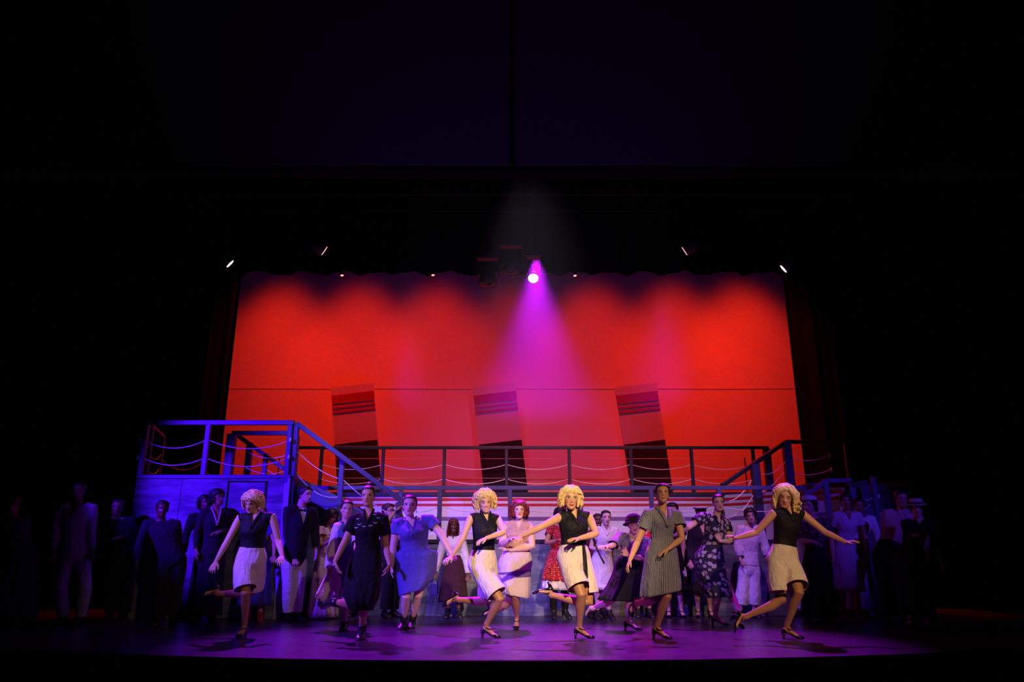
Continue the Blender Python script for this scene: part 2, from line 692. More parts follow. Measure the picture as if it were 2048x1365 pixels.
# cyclorama cloth: full width, gathered seams
n = N('muslin')
o_ = n.obj()
n.set(n.mix(n.noise(o_, 2.0, 2.0), (0.76, 0.75, 0.74), (0.80, 0.79, 0.78)), 1.0, 0.0, 0.0)
n.bump(n.noise(o_, 3.0, 2.0), 0.05, 0.02)
MUSLIN = n.m
cy = thing('cyclorama', 'tall pale cyclorama cloth glowing red behind the ship deck', 'backdrop', (0, YC, 0))
nx = 40
V = [(-6.62 + 13.24 * i / nx, YC, z) for i in range(nx + 1) for z in (0.0, 8.9)]
F = [(2 * i, 2 * i + 2, 2 * i + 3, 2 * i + 1) for i in range(nx)]
link_mesh('cloth', V, F, MUSLIN, cy)
zs = zat(778, YC)
for zz in (zs, zs + 2.2, ):
    pts = [(-6.6 + 13.2 * i / 30, YC - 0.003, zz + 0.004 * math.sin(i * 0.9)) for i in range(31)]
    if zz == zs:
        link_mesh('seam', *tube_vf(pts, 0.005, 6), MUSLIN, cy)
link_mesh('batten', *beam_vf((-6.7, YC, 8.95), (6.7, YC, 8.95), 0.06), black, cy)

zb = zat(547, 14.1)
pleats('border_curtain', -8.5, 8.5, 14.1, zb, 13.0, 0.10, 8.0, velour, 'black border curtain with scalloped hem across the top of the red cloth', 'curtain', 0.022, 3)
pleats('leg_curtain', -9.4, -6.5, 16.55, 0.0, 13.0, 0.08, 9.0, velour, 'black pleated leg curtain along the left edge of the red cloth', 'curtain', 0, 4, )
pleats('leg_curtain', 6.45, 9.4, 16.55, 0.0, 13.0, 0.08, 9.0, velour, 'black pleated leg curtain along the right edge of the red cloth', 'curtain', 0, 5)

pleats('leg_curtain', -12.8, -6.3, 14.9, 0.0, 13.0, 0.09, 8.0, velour, 'added black curtain blocking red spill in the left wing behind the blue platform', 'curtain', 0, 6)  # added second pair of legs, keeps red cyclorama spill off the wing floor
pleats('leg_curtain', 6.7, 12.8, 14.9, 0.0, 13.0, 0.09, 8.0, velour, 'added black curtain blocking red spill in the right wing behind the dark platform', 'curtain', 0, 7)

# ------------------------------------------------------------------ three funnels
white_flat = plain('white_flat_paint', (0.72, 0.69, 0.66), 0.8, grain=0.06, scale=4)
red_flat = plain('red_flat_paint', (0.45, 0.012, 0.015), 0.8, grain=0.08, scale=4)
black_flat = plain('black_flat_paint', (0.014, 0.012, 0.014), 0.75, grain=0.3, scale=4)


def funnel(label, L, R):
    """L, R: (x, y) of the left and right edge at top, band top, band bottom, s1, s1b, s2, s2b, black, foot"""
    Y = 16.35
    root = thing('ship_funnel', label, 'funnel', tuple(at((L[-1][0] + R[-1][0]) / 2, L[-1][1], Y) * npv((1, 1, 0)) + npv((0, 0, 0))), 'ship funnels')
    lf = [at(x, y, Y) for x, y in L]
    rt = [at(x, y, Y) for x, y in R]
    dl, dr = unit(lf[-1] - lf[-2]), unit(rt[-1] - rt[-2])
    lf[-1] = lf[-1] + dl * ((0.0 - lf[-1][2]) / dl[2])
    rt[-1] = rt[-1] + dr * ((0.0 - rt[-1][2]) / dr[2])

    def slab(i, j, name, mat, y0, t):
        q = [lf[i], rt[i], rt[j], lf[j]]
        V = [p + npv((0, y0, 0)) for p in q] + [p + npv((0, y0 + t, 0)) for p in q]
        F = [(3, 2, 1, 0), (4, 5, 6, 7), (0, 1, 5, 4), (1, 2, 6, 5), (2, 3, 7, 6), (3, 0, 4, 7)]
        link_mesh(name, V, F, mat, root, False)
    slab(0, 8, 'flat', white_flat, 0.0, 0.06)
    slab(1, 2, 'red_band', red_flat, -0.008, 0.012)
    slab(3, 4, 'stripe', red_flat, -0.008, 0.012)
    slab(5, 6, 'stripe', red_flat, -0.008, 0.012)
    slab(7, 8, 'black_base', black_flat, -0.010, 0.014)
    a, b = (lf[0] + lf[8]) / 2 + npv((0, 0.1, 0)), lf[8] * npv((1, 1, 0)) + npv((0.4, 0.45, 0.02))
    link_mesh('brace', *beam_vf(a + npv((0.4, 0, 0)), b, 0.05), black, root, False)


def edge(x0, y0, x1, y1, ys):
    return [(x0 + (y - y0) / (y1 - y0) * (x1 - x0), y) for y in ys]


YL_ = [776, 792, 809.5, 814.5, 819, 823.3, 828.6, 890, 984]
YR_ = [767, 782, 801, 805.5, 810, 814.3, 819, 880, 974]
funnel('left of the three leaning ship funnels, red banded with black foot', edge(663, 792, 675, 980, YL_), edge(748, 782, 761.5, 962, YR_))
funnel('middle leaning ship funnel, red banded with black foot', edge(947, 793, 968, 986, YL_), edge(1031.6, 783, 1056, 985, YR_))
funnel('right of the three leaning ship funnels, red banded with black foot', edge(1232, 792, 1262.6, 984, YL_), edge(1315, 783, 1346, 984, YR_))

# ------------------------------------------------------------------ ship: decks and walls
n = N('ship_blue_paint')
o_ = n.obj()
mp = n.new('ShaderNodeMapping')
n.put(mp.inputs['Vector'], o_)
mp.inputs['Scale'].default_value = (0.8, 0.8, 3.2)
f_ = n.noise(mp.outputs[0], 2.4, 4.0, 0.6)
n.set(n.mix(n.ramp(f_, 0.42, 0.78), (0.075, 0.10, 0.14), (0.30, 0.32, 0.38)), 0.55, 0.0, 0.3)
SHIPBLUE = n.m
rail_blue = plain('rail_blue_paint', (0.07, 0.075, 0.17), 0.45, grain=0.15)
rail_black = plain('rail_black_paint', (0.022, 0.02, 0.028), 0.45, grain=0.15)
deck_mat = plain('deck_paint', (0.06, 0.06, 0.075), 0.6)
stripe_white = plain('stripe_white_paint', (0.70, 0.67, 0.70), 0.6, grain=0.05, scale=3)
stripe_red = plain('stripe_red_paint', (0.50, 0.012, 0.02), 0.6, grain=0.06, scale=3)
stripe_violet = plain('stripe_violet_paint', (0.17, 0.10, 0.26), 0.6, grain=0.06, scale=3)
dark_trim = plain('deck_edge_paint', (0.02, 0.018, 0.03), 0.6)

# lower deck
XL0, XL1 = -3.55, 5.18
lo = thing('lower_deck', 'long low ship deck with mottled blue front across the stage', 'platform', (0, YL, 0))
np_ = 7
for i in range(np_):
    a, b = XL0 + (XL1 - XL0) * i / np_, XL0 + (XL1 - XL0) * (i + 1) / np_
    link_mesh('front_panel', *box_vf((a + 0.002, YL, 0.03), (b - 0.002, YL + 0.05, Z1 - 0.06), 0.004), SHIPBLUE, lo, False)
link_mesh('kick_strip', *box_vf((XL0, YL - 0.012, 0.0), (XL1, YL + 0.05, 0.035), 0.004), SHIPBLUE, lo, False)
link_mesh('deck_edge', *box_vf((XL0, YL - 0.02, Z1 - 0.06), (XL1, YL + 0.05, Z1), 0.006), dark_trim, lo, False)
link_mesh('deck', *box_vf((XL0, YL + 0.05, Z1 - 0.05), (XL1, YU, Z1)), deck_mat, lo, False)

# striped house wall under the upper deck
zz = [zat(y, YU) for y in (985.5, 997, 1002.5, 1008, 1013, 1034.5, 1042, 1080)]
sw = thing('striped_facade', 'long white ship facade with red and violet stripes under the upper deck', 'panel', (0, YU, Z1))
XS0, XS1 = -4.2, xat(1446, YU, 1.8)
for i in range(5):
    a, b = XS0 + (XS1 - XS0) * i / 5, XS0 + (XS1 - XS0) * (i + 1) / 5
    link_mesh('wall_panel', *box_vf((a + 0.001, YU, Z1), (b - 0.001, YU + 0.04, Z2 - 0.05), 0.003), stripe_white, sw, False)
for k, mt in ((1, stripe_red), (3, stripe_red), (5, stripe_violet)):
    link_mesh('stripe', *box_vf((XS0, YU - 0.006, zz[k + 1]), (XS1, YU + 0.002, zz[k])), mt, sw, False)
# wall return that comes forward at the right
P0, P1 = npv((XS1, YU + 0.02, 0)), npv((xat(1692, 12.85, 1.7), 12.85, 0))
dd = unit(P1 - P0)
nn = npv((dd[1], -dd[0], 0))
sr = thing('striped_facade', 'shorter striped ship facade turning forward at the right beside the deck', 'panel', tuple(P0 + npv((0, 0, Z1))))


def slab_dir(P, Q, z0, z1, off, t, name, mat, root):
    V = []
    for z in (z0, z1):
        for p in (P + nn * off, Q + nn * off, Q + nn * (off + t), P + nn * (off + t)):
            V.append(p + npv((0, 0, z)))
    F = [(3, 2, 1, 0), (4, 5, 6, 7), (0, 1, 5, 4), (1, 2, 6, 5), (2, 3, 7, 6), (3, 0, 4, 7)]
    link_mesh(name, V, F, mat, root, False)


for i in range(3):
    slab_dir(P0 + (P1 - P0) * (i / 3) + dd * 0.002, P0 + (P1 - P0) * ((i + 1) / 3) - dd * 0.002, Z1, Z2 - 0.05, -0.04, 0.04, 'wall_panel', stripe_white, sr)
for k, mt in ((1, stripe_red), (3, stripe_red), (5, stripe_violet)):
    slab_dir(P0, P1, zz[k + 1], zz[k], -0.002, 0.008, 'stripe', mt, sr)

# upper deck
ud = thing('upper_deck', 'dark upper ship deck above the striped wall', 'platform', (0, YU, 0))
link_mesh('deck', *box_vf((XS0, YU + 0.04, Z2 - 0.05), (5.1, 15.85, Z2 - 0.005)), deck_mat, ud, False)
link_mesh('deck_edge', *box_vf((XS0, YU - 0.03, Z2 - 0.075), (XS1 + 0.6, YU + 0.05, Z2), 0.006), dark_trim, ud, False)
for x in (-3.9, -1.5, 1.0, 3.2, 4.9):
    link_mesh('leg', *beam_vf((x, 15.7, 0), (x, 15.7, Z2 - 0.05), 0.08), black, ud, False)
for x in (-3.4, 0.0, 3.4):
    link_mesh('leg', *beam_vf((x, 14.62, 0), (x, 14.62, Z2 - 0.05), 0.08), black, ud, False)

# platform at the left
YPF, YPB = 11.8, 12.95
xr = xat(573, YPF, 1.5)
xl = xat(262, YPF, 1.5)
lp = thing('ship_platform', 'tall blue ship platform at the left with a flush door in its front', 'platform', ((xl + xr) / 2, YPF, 0))
xd0, xd1 = xat(449, YPF, 1.5), xat(530, YPF, 1.5)
zd = zat(963, YPF)
for a, b in ((xl, (xl + xd0) / 2), ((xl + xd0) / 2, xd0), (xd1, xr)):
    link_mesh('front_panel', *box_vf((a + 0.002, YPF, 0.0), (b - 0.002, YPF + 0.04, Z2 - 0.03), 0.004), SHIPBLUE, lp, False)
link_mesh('front_panel', *box_vf((xd0, YPF, zd), (xd1, YPF + 0.04, Z2 - 0.03), 0.004), SHIPBLUE, lp, False)
dr = link_mesh('door', *box_vf((xd0 + 0.012, YPF + 0.03, 0.01), (xd1 - 0.05, YPF + 0.06, zd - 0.015), 0.004), SHIPBLUE, lp, False)
link_mesh('door_gap', *box_vf((xd1 - 0.05, YPF + 0.05, 0.01), (xd1, YPF + 0.08, zd - 0.01)), black, lp, False)
link_mesh('side_panel', *box_vf((xr - 0.04, YPF + 0.04, 0), (xr, YPB, Z2 - 0.03), 0.004), SHIPBLUE, lp, False)
link_mesh('light_stop_panel', *box_vf((xl, YPB - 0.05, 0), (xr - 0.05, YPB - 0.02, Z2 - 0.04)), black, lp, False)  # added unseen panel, stops red light leaking through the door gap
link_mesh('corner_trim', *box_vf((xr - 0.075, YPF - 0.015, 0), (xr + 0.015, YPF + 0.06, Z2 - 0.02), 0.006), plain('corner_trim_paint', (0.34, 0.32, 0.45), 0.5), lp, False)
link_mesh('deck', *box_vf((xl, YPF - 0.02, Z2 - 0.03), (xr + 0.02, YPB + 0.02, Z2 + 0.03), 0.008), rail_blue, lp, False)


def railing(label, rails=(), posts=(), ropes=(), mat=None, group='ship deck railings', rope_r=0.0072, loc=None, cables=(), hooks=()):
    p0 = posts[0][0] if posts else rails[0][0]
    root = thing('ship_railing', label, 'railing', tuple(loc if loc is not None else p0), group)
    for p, q, w in rails:
        link_mesh('rail', *beam_vf(p, q, w), mat, root, False)
    for p, q, w in posts:
        link_mesh('post', *beam_vf(p, q, w), mat, root, False)
    for p, q, d in ropes:
        link_mesh('rope', *tube_vf(sag(p, q, d), rope_r, 6), ROPE, root)
    for p, q in cables:
        link_mesh('cable', *tube_vf([p, q], 0.0035, 5), ROPE, root)
    for p in hooks:
        link_mesh('rope_knot', *ellipsoid_vf(p, ((0.022, 0, 0), (0, 0.022, 0), (0, 0, 0.038)), 8, 6), ROPE, root)
    return root


ROPE = plain('white_rope', (0.80, 0.78, 0.76), 0.8, grain=0.1, scale=120, bump=0.3)

# front railing of the left platform
zr = Z2 + 0.86
ya = YPF + 0.02
xc = xat(412, ya, 2.5)
xR = xr - 0.06
xL = xl + 0.04
w = 0.075
A, B, C_ = npv((xL, ya, 0)), npv((xc, ya, 0)), npv((xR, ya, 0))
up = lambda p, z: npv((p[0], p[1], z))
rz1, rz2 = zat(882, ya), zat(916, ya)
fr = railing('blue railing along the front of the left platform, roped between its posts',
             rails=[(up(A, zr), up(C_ + npv((0.05, 0, 0)), zr), w)],
             posts=[(up(A, Z2 + 0.03), up(A, zr - w / 2), w), (up(B, Z2 + 0.03), up(B, zr - w / 2), w), (up(C_, Z2 - 0.1), up(C_, zr - w / 2), w)],
             ropes=[(up(A, rz1), up(B, rz1 + 0.02), 0.13), (up(B, rz1 + 0.02), up(C_, rz1), 0.14), (up(A, rz2), up(B, rz2), 0.12), (up(B, rz2), up(C_, rz2 - 0.01), 0.135)],
             mat=rail_blue, hooks=[up(A, rz1) + npv((-0.06, -0.03, 0)), up(A, rz2) + npv((-0.06, -0.03, 0)), up(C_, rz1) + npv((0.03, -0.06, 0)), up(C_, rz2) + npv((0.03, -0.06, 0))])
# back and end railing of the left platform
yb = YPB - 0.02
D0, D1, D2 = npv((xat(460, yb, 2.6), yb, 0)), npv((xat(592, yb, 2.6), yb, 0)), npv((xL, yb, 0))
A2 = npv((xL, ya + 0.08, 0))
railing('blue railing along the back of the left platform in front of the red cloth',
        rails=[(up(D0, zr + 0.02), up(D1, zr + 0.02), w)],
        posts=[(up(D0, Z2 + 0.03), up(D0, zr), 0.14), (up(D1, Z1 + 0.05), up(D1, zr - 0.02), w)],
        ropes=[(up(D0, rz1 - 0.02) + npv((0.3, 0, 0)), up(D1, rz1), 0.12), (up(D0, rz2 - 0.02) + npv((0.3, 0, 0)), up(D1, rz2), 0.12)], mat=rail_blue,
        hooks=[up(D1, rz1) + npv((0, -0.06, 0)), up(D1, rz2) + npv((0, -0.06, 0))])
E1 = npv((xat(322, 13.2, 2.6), 13.2, 0))
railing('dim railing at the far end of the left platform, short rope swags in the dark',
        rails=[(up(A2, zr), up(E1, zr), 0.05)],
        posts=[(up(A2 + npv((0, 0.12, 0)), Z2 + 0.03), up(A2 + npv((0, 0.12, 0)), zr - 0.02), 0.05), (up(E1, 0.0), up(E1, zr - 0.02), 0.055)],
        ropes=[(up(A2, rz1 - 0.02), up(E1, rz1 - 0.02), 0.17), (up(A2, rz2), up(E1, rz2), 0.17),
               (up(E1, rz1 - 0.1), up(E1 + npv((0.55, 0.5, 0)), rz1 - 0.1), 0.17), (up(E1 + npv((0.6, 0.5, 0)), rz2), up(E1 + npv((1.2, 1.0, 0)), rz2), 0.12)], mat=rail_blue)

# stairs from the left platform down to the lower deck
def stair(label, x_top, x_bot, y0, y1, z_top, z_bot, steps, sgn):
    root = thing('ship_stair', label, 'stairs', ((x_top + x_bot) / 2, y0, z_bot), 'ship stairs')
    for i in range(steps):
        a = x_top + (x_bot - x_top) * i / steps
        b = x_top + (x_bot - x_top) * (i + 1) / steps
        z = z_top - (z_top - z_bot) * (i + 1) / (steps + 1)
        link_mesh('tread', *box_vf((min(a, b), y0, z - 0.035), (max(a, b), y1, z), 0.004), deck_mat, root, False)
    for y in (y0 - 0.02, y1 + 0.02):
        link_mesh('stringer', *beam_vf((x_top, y, z_top - 0.10), (x_bot, y, z_bot + 0.04), 0.035, 0.24), rail_blue, root, False)
    return root


xs0, xs1 = xr + 0.03, xat(800, 12.0, 1.2)
stair('blue ship stair from the left platform down to the low deck', xs0, xs1 - 0.1, 12.12, 12.9, Z2, Z1, 4, 1)
# solid side wall below the stair
sb = thing('stair_base', 'blue mottled panel under the left ship stair behind the man in the bow tie', 'panel', (xs0 + 0.5, 12.3, 0))
V = [(xs0, 12.42, 0), (xs0 + 0.95, 12.42, 0), (xs0 + 0.95, 12.42, Z1 + 0.1), (xs0 + 0.5, 12.42, 1.85), (xs0, 12.42, 1.95)]
V = V + [(x, y + 0.04, z) for x, y, z in V]
link_mesh('panel', V, [(0, 1, 2, 3, 4), (9, 8, 7, 6, 5), (0, 5, 6, 1), (1, 6, 7, 2), (2, 7, 8, 3), (3, 8, 9, 4), (4, 9, 5, 0)], SHIPBLUE, sb, False)

S0, S1 = npv((xr + 0.02, 11.86, zr)), at(801, 1001, 12.0)
mid = S0 + (S1 - S0) * 0.50
sm = at(685, 955, 12.0)
tm = at(684, 934, 12.0)
railing('sloping blue handrail of the left stair with two long white ropes',
        rails=[(S0, S1, w)],
        posts=[(npv((xr + 0.02, 11.88, Z1)), S0, 0.085), (npv((tm[0], 12.0, Z1 - 0.35)), npv((tm[0], 12.0, S0[2] + (S1[2] - S0[2]) * (tm[0] - S0[0]) / (S1[0] - S0[0]) - 0.03)), w),
               (npv((S1[0] - 0.03, 12.0, Z1 - 0.02)), S1 - npv((0.03, 0, 0.03)), w)],
        ropes=[(at(577, 884, 11.88), at(685, 960, 12.0), 0.10), (at(576, 919, 11.88), at(680, 994, 12.0), 0.20),
               (at(687, 961, 12.0), at(800, 1037, 12.0), 0.06)],
        mat=rail_blue)
B0, B1 = at(472, 869, 13.3), at(640, 990, 13.3)
railing('second sloping handrail behind the left platform rails',
        rails=[(B0, B1, w)],
        posts=[(npv((at(500, 900, 13.3)[0], 13.3, Z1)), at(500, 886, 13.3), 0.10), (npv((at(532, 900, 13.3)[0], 13.3, Z1)), at(532, 908, 13.3), 0.075)],
        ropes=[(at(500, 911, 13.3), at(640, 1000, 13.3), 0.08)], mat=rail_blue)

# lower deck railing
yl = YL + 0.05
zl = zat(976.5, yl)
px_posts = [800, 879, 1020, 1162, 1304, 1441]
pp = [npv((xat(p, yl, 1.6), yl, 0)) for p in px_posts]
ends = npv((xat(1612, yl, 1.9), yl, 0))
zra, zrb = zat(1012.5, yl), zat(1055, yl)
ropes = []
for a, b in zip(pp[:-1], pp[1:]):
    ropes.append((up(a, zra), up(b, zra), 0.095))
    ropes.append((up(a, zrb), up(b, zrb), 0.095))
ropes += [(up(pp[-1], zra), up(pp[-1] + npv((0.75, 0, 0)), zra - 0.09), 0.03), (up(pp[-1] + npv((0.75, 0, 0)), zra - 0.09), up(ends, zra - 0.02), 0.02)]
railing('long blue railing on the low deck in front of the striped wall',
        rails=[(npv((xat(632, yl, 1.9), yl, zl)), up(ends, zl), 0.065)],
        posts=[(up(p, Z1), up(p, zl - 0.03), 0.07) for p in pp] + [(up(ends, Z1), up(ends, zl - 0.03), 0.07)],
        ropes=ropes, mat=rail_blue)

# upper deck railing
yu = YU + 0.06
zu = zat(896, yu)
px_posts = [641, 765, 888, 1013, 1139, 1263, 1385, 1509]
pp = [npv((xat(p, yu, 2.5), yu, 0)) for p in px_posts]
zra, zrb = zat(929.5, yu), zat(958.5, yu)
ropes = []
for a, b in zip(pp[:-1], pp[1:]):
    ropes.append((up(a, zra), up(b, zra), 0.10))
    ropes.append((up(a, zrb), up(b, zrb), 0.10))
x0_, x1_ = xat(578, yu, 2.9), xat(1537, yu, 2.9)
railing('long black railing along the upper deck below the funnels',
        rails=[(npv((x0_, yu, zu)), npv((x1_, yu, zu)), 0.06)],
        posts=[(up(p, Z2), up(p, zu - 0.03), 0.06) for p in pp] + [(npv((x1_ - 0.04, yu, Z1)), npv((x1_ - 0.04, yu, zu - 0.03)), 0.13)],
        ropes=ropes, mat=rail_black)
yk = 15.8
zk = [zat(918, yk), zat(957, yk)]
xk0, xk1 = xat(556, yk, 2.6), xat(1492, yk, 2.6)
railing('pair of taut cables at the back of the upper deck behind the funnels',
        posts=[(npv((x, yk, Z2 - 0.01)), npv((x, yk, zk[0] + 0.02)), 0.022) for x in (xk0, xk1)],
        cables=[(npv((xk0, yk, z)), npv((xk1, yk, z))) for z in zk], mat=rail_black)

# right stair rail and right platform
Q0, Q1 = at(1444, 972, 12.7), at(1572, 884, 13.6)
railing('sloping dark handrail of the right stair with slack ropes',
        rails=[(Q0, Q1, 0.07)],
        posts=[(npv((at(1509, 925, 13.1)[0], 13.1, Z1)), at(1509, 929, 13.1), 0.14), (npv((Q1[0], 13.6, Z1)), Q1 - npv((0, 0, 0.03)), 0.14)],
        ropes=[(at(1448, 1004, 12.75), at(1503, 961, 13.05), 0.10), (at(1450, 1036, 12.75), at(1506, 992, 13.05), 0.10),
               (at(1512, 988, 13.1), at(1568, 945, 13.55), 0.07), (at(1525, 949, 13.2), at(1570, 925, 13.55), 0.07)],
        mat=rail_black)
T0, T1 = Q1 + npv((0, 0.02, 0)), npv((xat(1690, 13.65, zr), 13.65, Q1[2]))
rp = thing('ship_platform', 'dark ship platform at the right beyond the striped wall return', 'platform', (5.6, 12.9, 0))
link_mesh('deck', *box_vf((Q1[0] - 0.02, 12.75, Z2 - 0.04), (T1[0] + 0.6, 14.4, Z2), 0.006), deck_mat, rp, False)
link_mesh('front_panel', *box_vf((P1[0] + 0.05, 12.7, 0), (T1[0] + 0.6, 12.75, Z2 - 0.04), 0.004), SHIPBLUE, rp, False)
railing('dark railing of the right platform with faint swags of rope',
        rails=[(T0, T1, 0.07)],
        posts=[(npv((T1[0], 13.65, Z2)), T1 - npv((0, 0, 0.03)), 0.07)],
        ropes=[(at(1580, 946, 13.6), at(1662, 939, 13.6), 0.07), (at(1580, 917, 13.6), at(1660, 911, 13.6), 0.07)],
        mat=rail_black, hooks=[at(1660, 911, 13.58), at(1663, 940, 13.58)])
# blue rails at the right front
yq = 12.6
q = [at(1612, 992, 12.62), at(1650, 963, yq), at(1702, 961, yq), at(1702, 973, 12.52), at(1733, 964, 12.3)]
railing('bright blue corner railing at the right end of the low deck',
        rails=[(q[0], q[1], 0.07), (q[1], q[2], 0.07)],
        posts=[(npv((q[1][0], yq, Z1)), q[1] - npv((0, 0, 0.03)), 0.085)],
        mat=rail_blue)
hk = [at(1757, 993, 12.3), at(1763, 1030, 12.3)]
railing('blue stair rail in the right wing with slack ropes on a dark post',
        rails=[(q[3], q[4], 0.06)],
        posts=[(npv((q[3][0], 12.52, 0.0)), q[3], 0.07), (npv((hk[0][0] - 0.05, 12.32, 0)), npv((hk[0][0] - 0.05, 12.32, 2.15)), 0.07)],
        ropes=[(at(1706, 1006, 12.5), at(1752, 994, 12.3), 0.02), (at(1706, 1006, 12.5), at(1740, 1010, 12.3), 0.09),
               (at(1728, 1040, 12.4), at(1760, 1030, 12.3), 0.015), (at(1732, 1048, 12.4), at(1752, 1037, 12.3), 0.02)],
        mat=rail_blue, hooks=hk)

# ------------------------------------------------------------------ lamps that show
housing = plain('lamp_housing', (0.01, 0.01, 0.011), 0.5)
lens_violet = emit('violet_lens_glow', (0.85, 0.55, 1.0), 14.0)
lens_pink = emit('pink_lens_glow', (1.0, 0.45, 0.75), 3.5)
lens_red = emit('red_lens_glow', (1.0, 0.35, 0.30), 1.8)
lens_dark = plain('dark_lens', (0.012, 0.008, 0.016), 0.15)


def moving_head(px, py, Y, label, lens, aim, r=0.17):
    c = at(px, py, Y)
    root = thing('moving_head_lamp', label, 'lamp', tuple(c), 'moving head lamps on the overhead bar')
    d = unit(aim)
    u = unit(np.cross(d, (1, 0, 0)))
    s = np.cross(u, d)
    rings = [(c + d * k, s * q_, u * q_) for k, q_ in ((-0.34, r * 0.55), (-0.30, r * 0.75), (-0.12, r * 0.82), (-0.05, r), (0.0, r))]
    link_mesh('head', *loft_vf(rings, 24), housing, root)
    rl = r * 0.76
    link_mesh('lens', *loft_vf([(c + d * 0.001, s * rl, u * rl), (c + d * 0.012, s * rl * 0.97, u * rl * 0.97), (c + d * 0.02, s * rl * 0.5, u * rl * 0.5)], 24), lens, root)
    cc = c - d * 0.18
    for k in (-1, 1):
        link_mesh('yoke_arm', *beam_vf(cc + npv((k * (r + 0.03), 0, -0.04)), cc + npv((k * (r + 0.03), 0, 0.34)), 0.04, 0.09), housing, root, False)
    link_mesh('yoke_base', *box_vf(cc + npv((-r - 0.05, -0.10, 0.32)), cc + npv((r + 0.05, 0.10, 0.46)), 0.02), housing, root, False)
    link_mesh('hanging_pole', *beam_vf(cc + npv((0, 0, 0.46)), npv((cc[0], cc[1], 7.60)), 0.05), housing, root, False)
    return cc


heads = [moving_head(1066.5, 557, 13.2, 'lit moving head lamp with glaring white violet lens and beam below', lens_violet, (-0.05, -0.60, -0.75), 0.125),
         moving_head(975, 566, 13.2, 'unlit black moving head lamp hanging against the red cloth', lens_dark, (0, -0.25, -0.97), 0.19),
         moving_head(1022, 538, 13.2, 'unlit black moving head lamp hanging in the dark above the border', lens_dark, (0, -0.45, -0.9), 0.20)]
tr_ = thing('lighting_truss', 'dark overhead truss of two pipes carrying the moving head lamps', 'truss', (0, 13.3, 7.6))
for y in (12.95, 13.65):
    link_mesh('pipe', *tube_vf([(-12.95, y, 7.62), (12.95, y, 7.62)], 0.03, 8), housing, tr_)
for x in (-8, 0.2, 8):
    link_mesh('suspension_cable', *tube_vf([(x, 13.3, 7.6), (x, 13.3, 12.99)], 0.006, 5), housing, tr_)
for x in [h_[0] for h_ in heads] + [-6, -3, 3, 6]:
    link_mesh('cross_bar', *beam_vf((x, 12.93, 7.60), (x, 13.67, 7.60), 0.05), housing, tr_, False)


def par(px, py, Y, label, lens, im, tilt, r, tail=0.30):
    """im: where the lens looks in the picture (right, up); tilt: how far it is turned to the house (0 edge on)"""
    c = at(px, py, Y)
    root = thing('stage_lamp', label, 'lamp', tuple(c))
    v = ray(px, py)
    m = _R * im[0] + _U * im[1]
    m = unit(m - v * np.dot(m, v))
    d = unit(m * math.sqrt(1 - tilt * tilt) - v * tilt)
    u = unit(np.cross(d, (0.3, 1, 0.1)))
    s = np.cross(u, d)
    link_mesh('can', *loft_vf([(c - d * tail, s * r * 0.6, u * r * 0.6), (c - d * tail * 0.8, s * r * 0.95, u * r * 0.95), (c, s * r * 1.08, u * r * 1.08)], 18), housing, root)
    link_mesh('lens', *loft_vf([(c + d * 0.001, s * r, u * r), (c + d * 0.008, s * r * 0.9, u * r * 0.9)], 18), lens, root)
    t = c - d * tail * 0.5
    link_mesh('yoke', *beam_vf(t, npv((t[0], t[1], 8.04 if Y < 13.5 else 9.04)), 0.03), housing, root, False)
    return t


t1 = par(460, 528, 12.6, 'tilted stage lamp with pink lens above the left end of the border', lens_pink, (0.75, -0.66), 0.16, 0.085)
t2 = par(1567, 538, 12.6, 'tilted stage lamp with pink lens above the right end of the border', lens_pink, (-0.78, -0.62), 0.16, 0.085)
t3 = par(648.5, 502, 11.0, 'stage lamp seen edge on as a thin pink line high at left', lens_red, (0.83, -0.55), 0.03, 0.085)
t4 = par(1369.5, 502.5, 11.0, 'stage lamp seen edge on as a thin pink line high at right', lens_red, (-0.83, -0.55), 0.03, 0.080)
for px, py, lb in ((684, 551, 'small glinting lamp under the border, first from the left'), (866, 550.5, 'small glinting lamp under the border left of the unlit moving head'),
                   (1150, 551.5, 'small glinting lamp under the border right of the violet beam')):
    par(px, py, 13.85, lb, lens_red, (0.15, -1.0), 0.5, 0.032, 0.1)
for y, z, lb in ((12.6, 8.03, 'high dark pipe over the stage carrying the two tilted pink lamps'), (11.0, 8.03, 'high dark pipe nearer the house carrying the two edge-on lamps'), (13.85, 9.03, 'dark pipe just before the border carrying the small glinting lamps')):
    q_ = thing('lighting_bar', lb, 'pipe', (0, y, z))
    link_mesh('pipe', *tube_vf([(-12.95, y, z), (12.95, y, z)], 0.03, 8), housing, q_)
    for x in (-8, 0, 8):
        link_mesh('suspension_cable', *tube_vf([(x, y, z), (x, y, 12.99)], 0.006, 5), housing, q_)

for x0, x1, lb in ((-6.5, -4.3, 'added low black flat blocking red spill behind the left platform'), (5.35, 6.9, 'added low black flat blocking red spill behind the right platform')):
    mf = thing('spill_block_flat', lb, 'panel', ((x0 + x1) / 2, 14.75, 0))  # added hidden flats, cut the remaining red spill on the floor
    link_mesh('face', *box_vf((x0, 14.72, 0), (x1, 14.75, 1.95)), velour, mf, False)
    link_mesh('foot_rail', *box_vf((x0, 14.75, 0), (x1, 14.80, 0.08), 0.005), black, mf, False)

# thin haze that shows the beam
n = N('stage_haze')
n.t.nodes.remove(n.b)
vs = n.new('ShaderNodeVolumeScatter')
vs.inputs['Color'].default_value = (1, 1, 1, 1)
vs.inputs['Density'].default_value = 0.012
vs.inputs['Anisotropy'].default_value = 0.35
n.t.links.new(vs.outputs[0], n.t.nodes['Material Output'].inputs['Volume'])
hz = link_mesh('haze', *box_vf((-1.6, 9.4, 2.9), (2.4, 13.14, 6.6)), n.m, None, False)
tag(hz, 'thin stage haze under the lit moving head lamp', 'haze', kind='stuff')


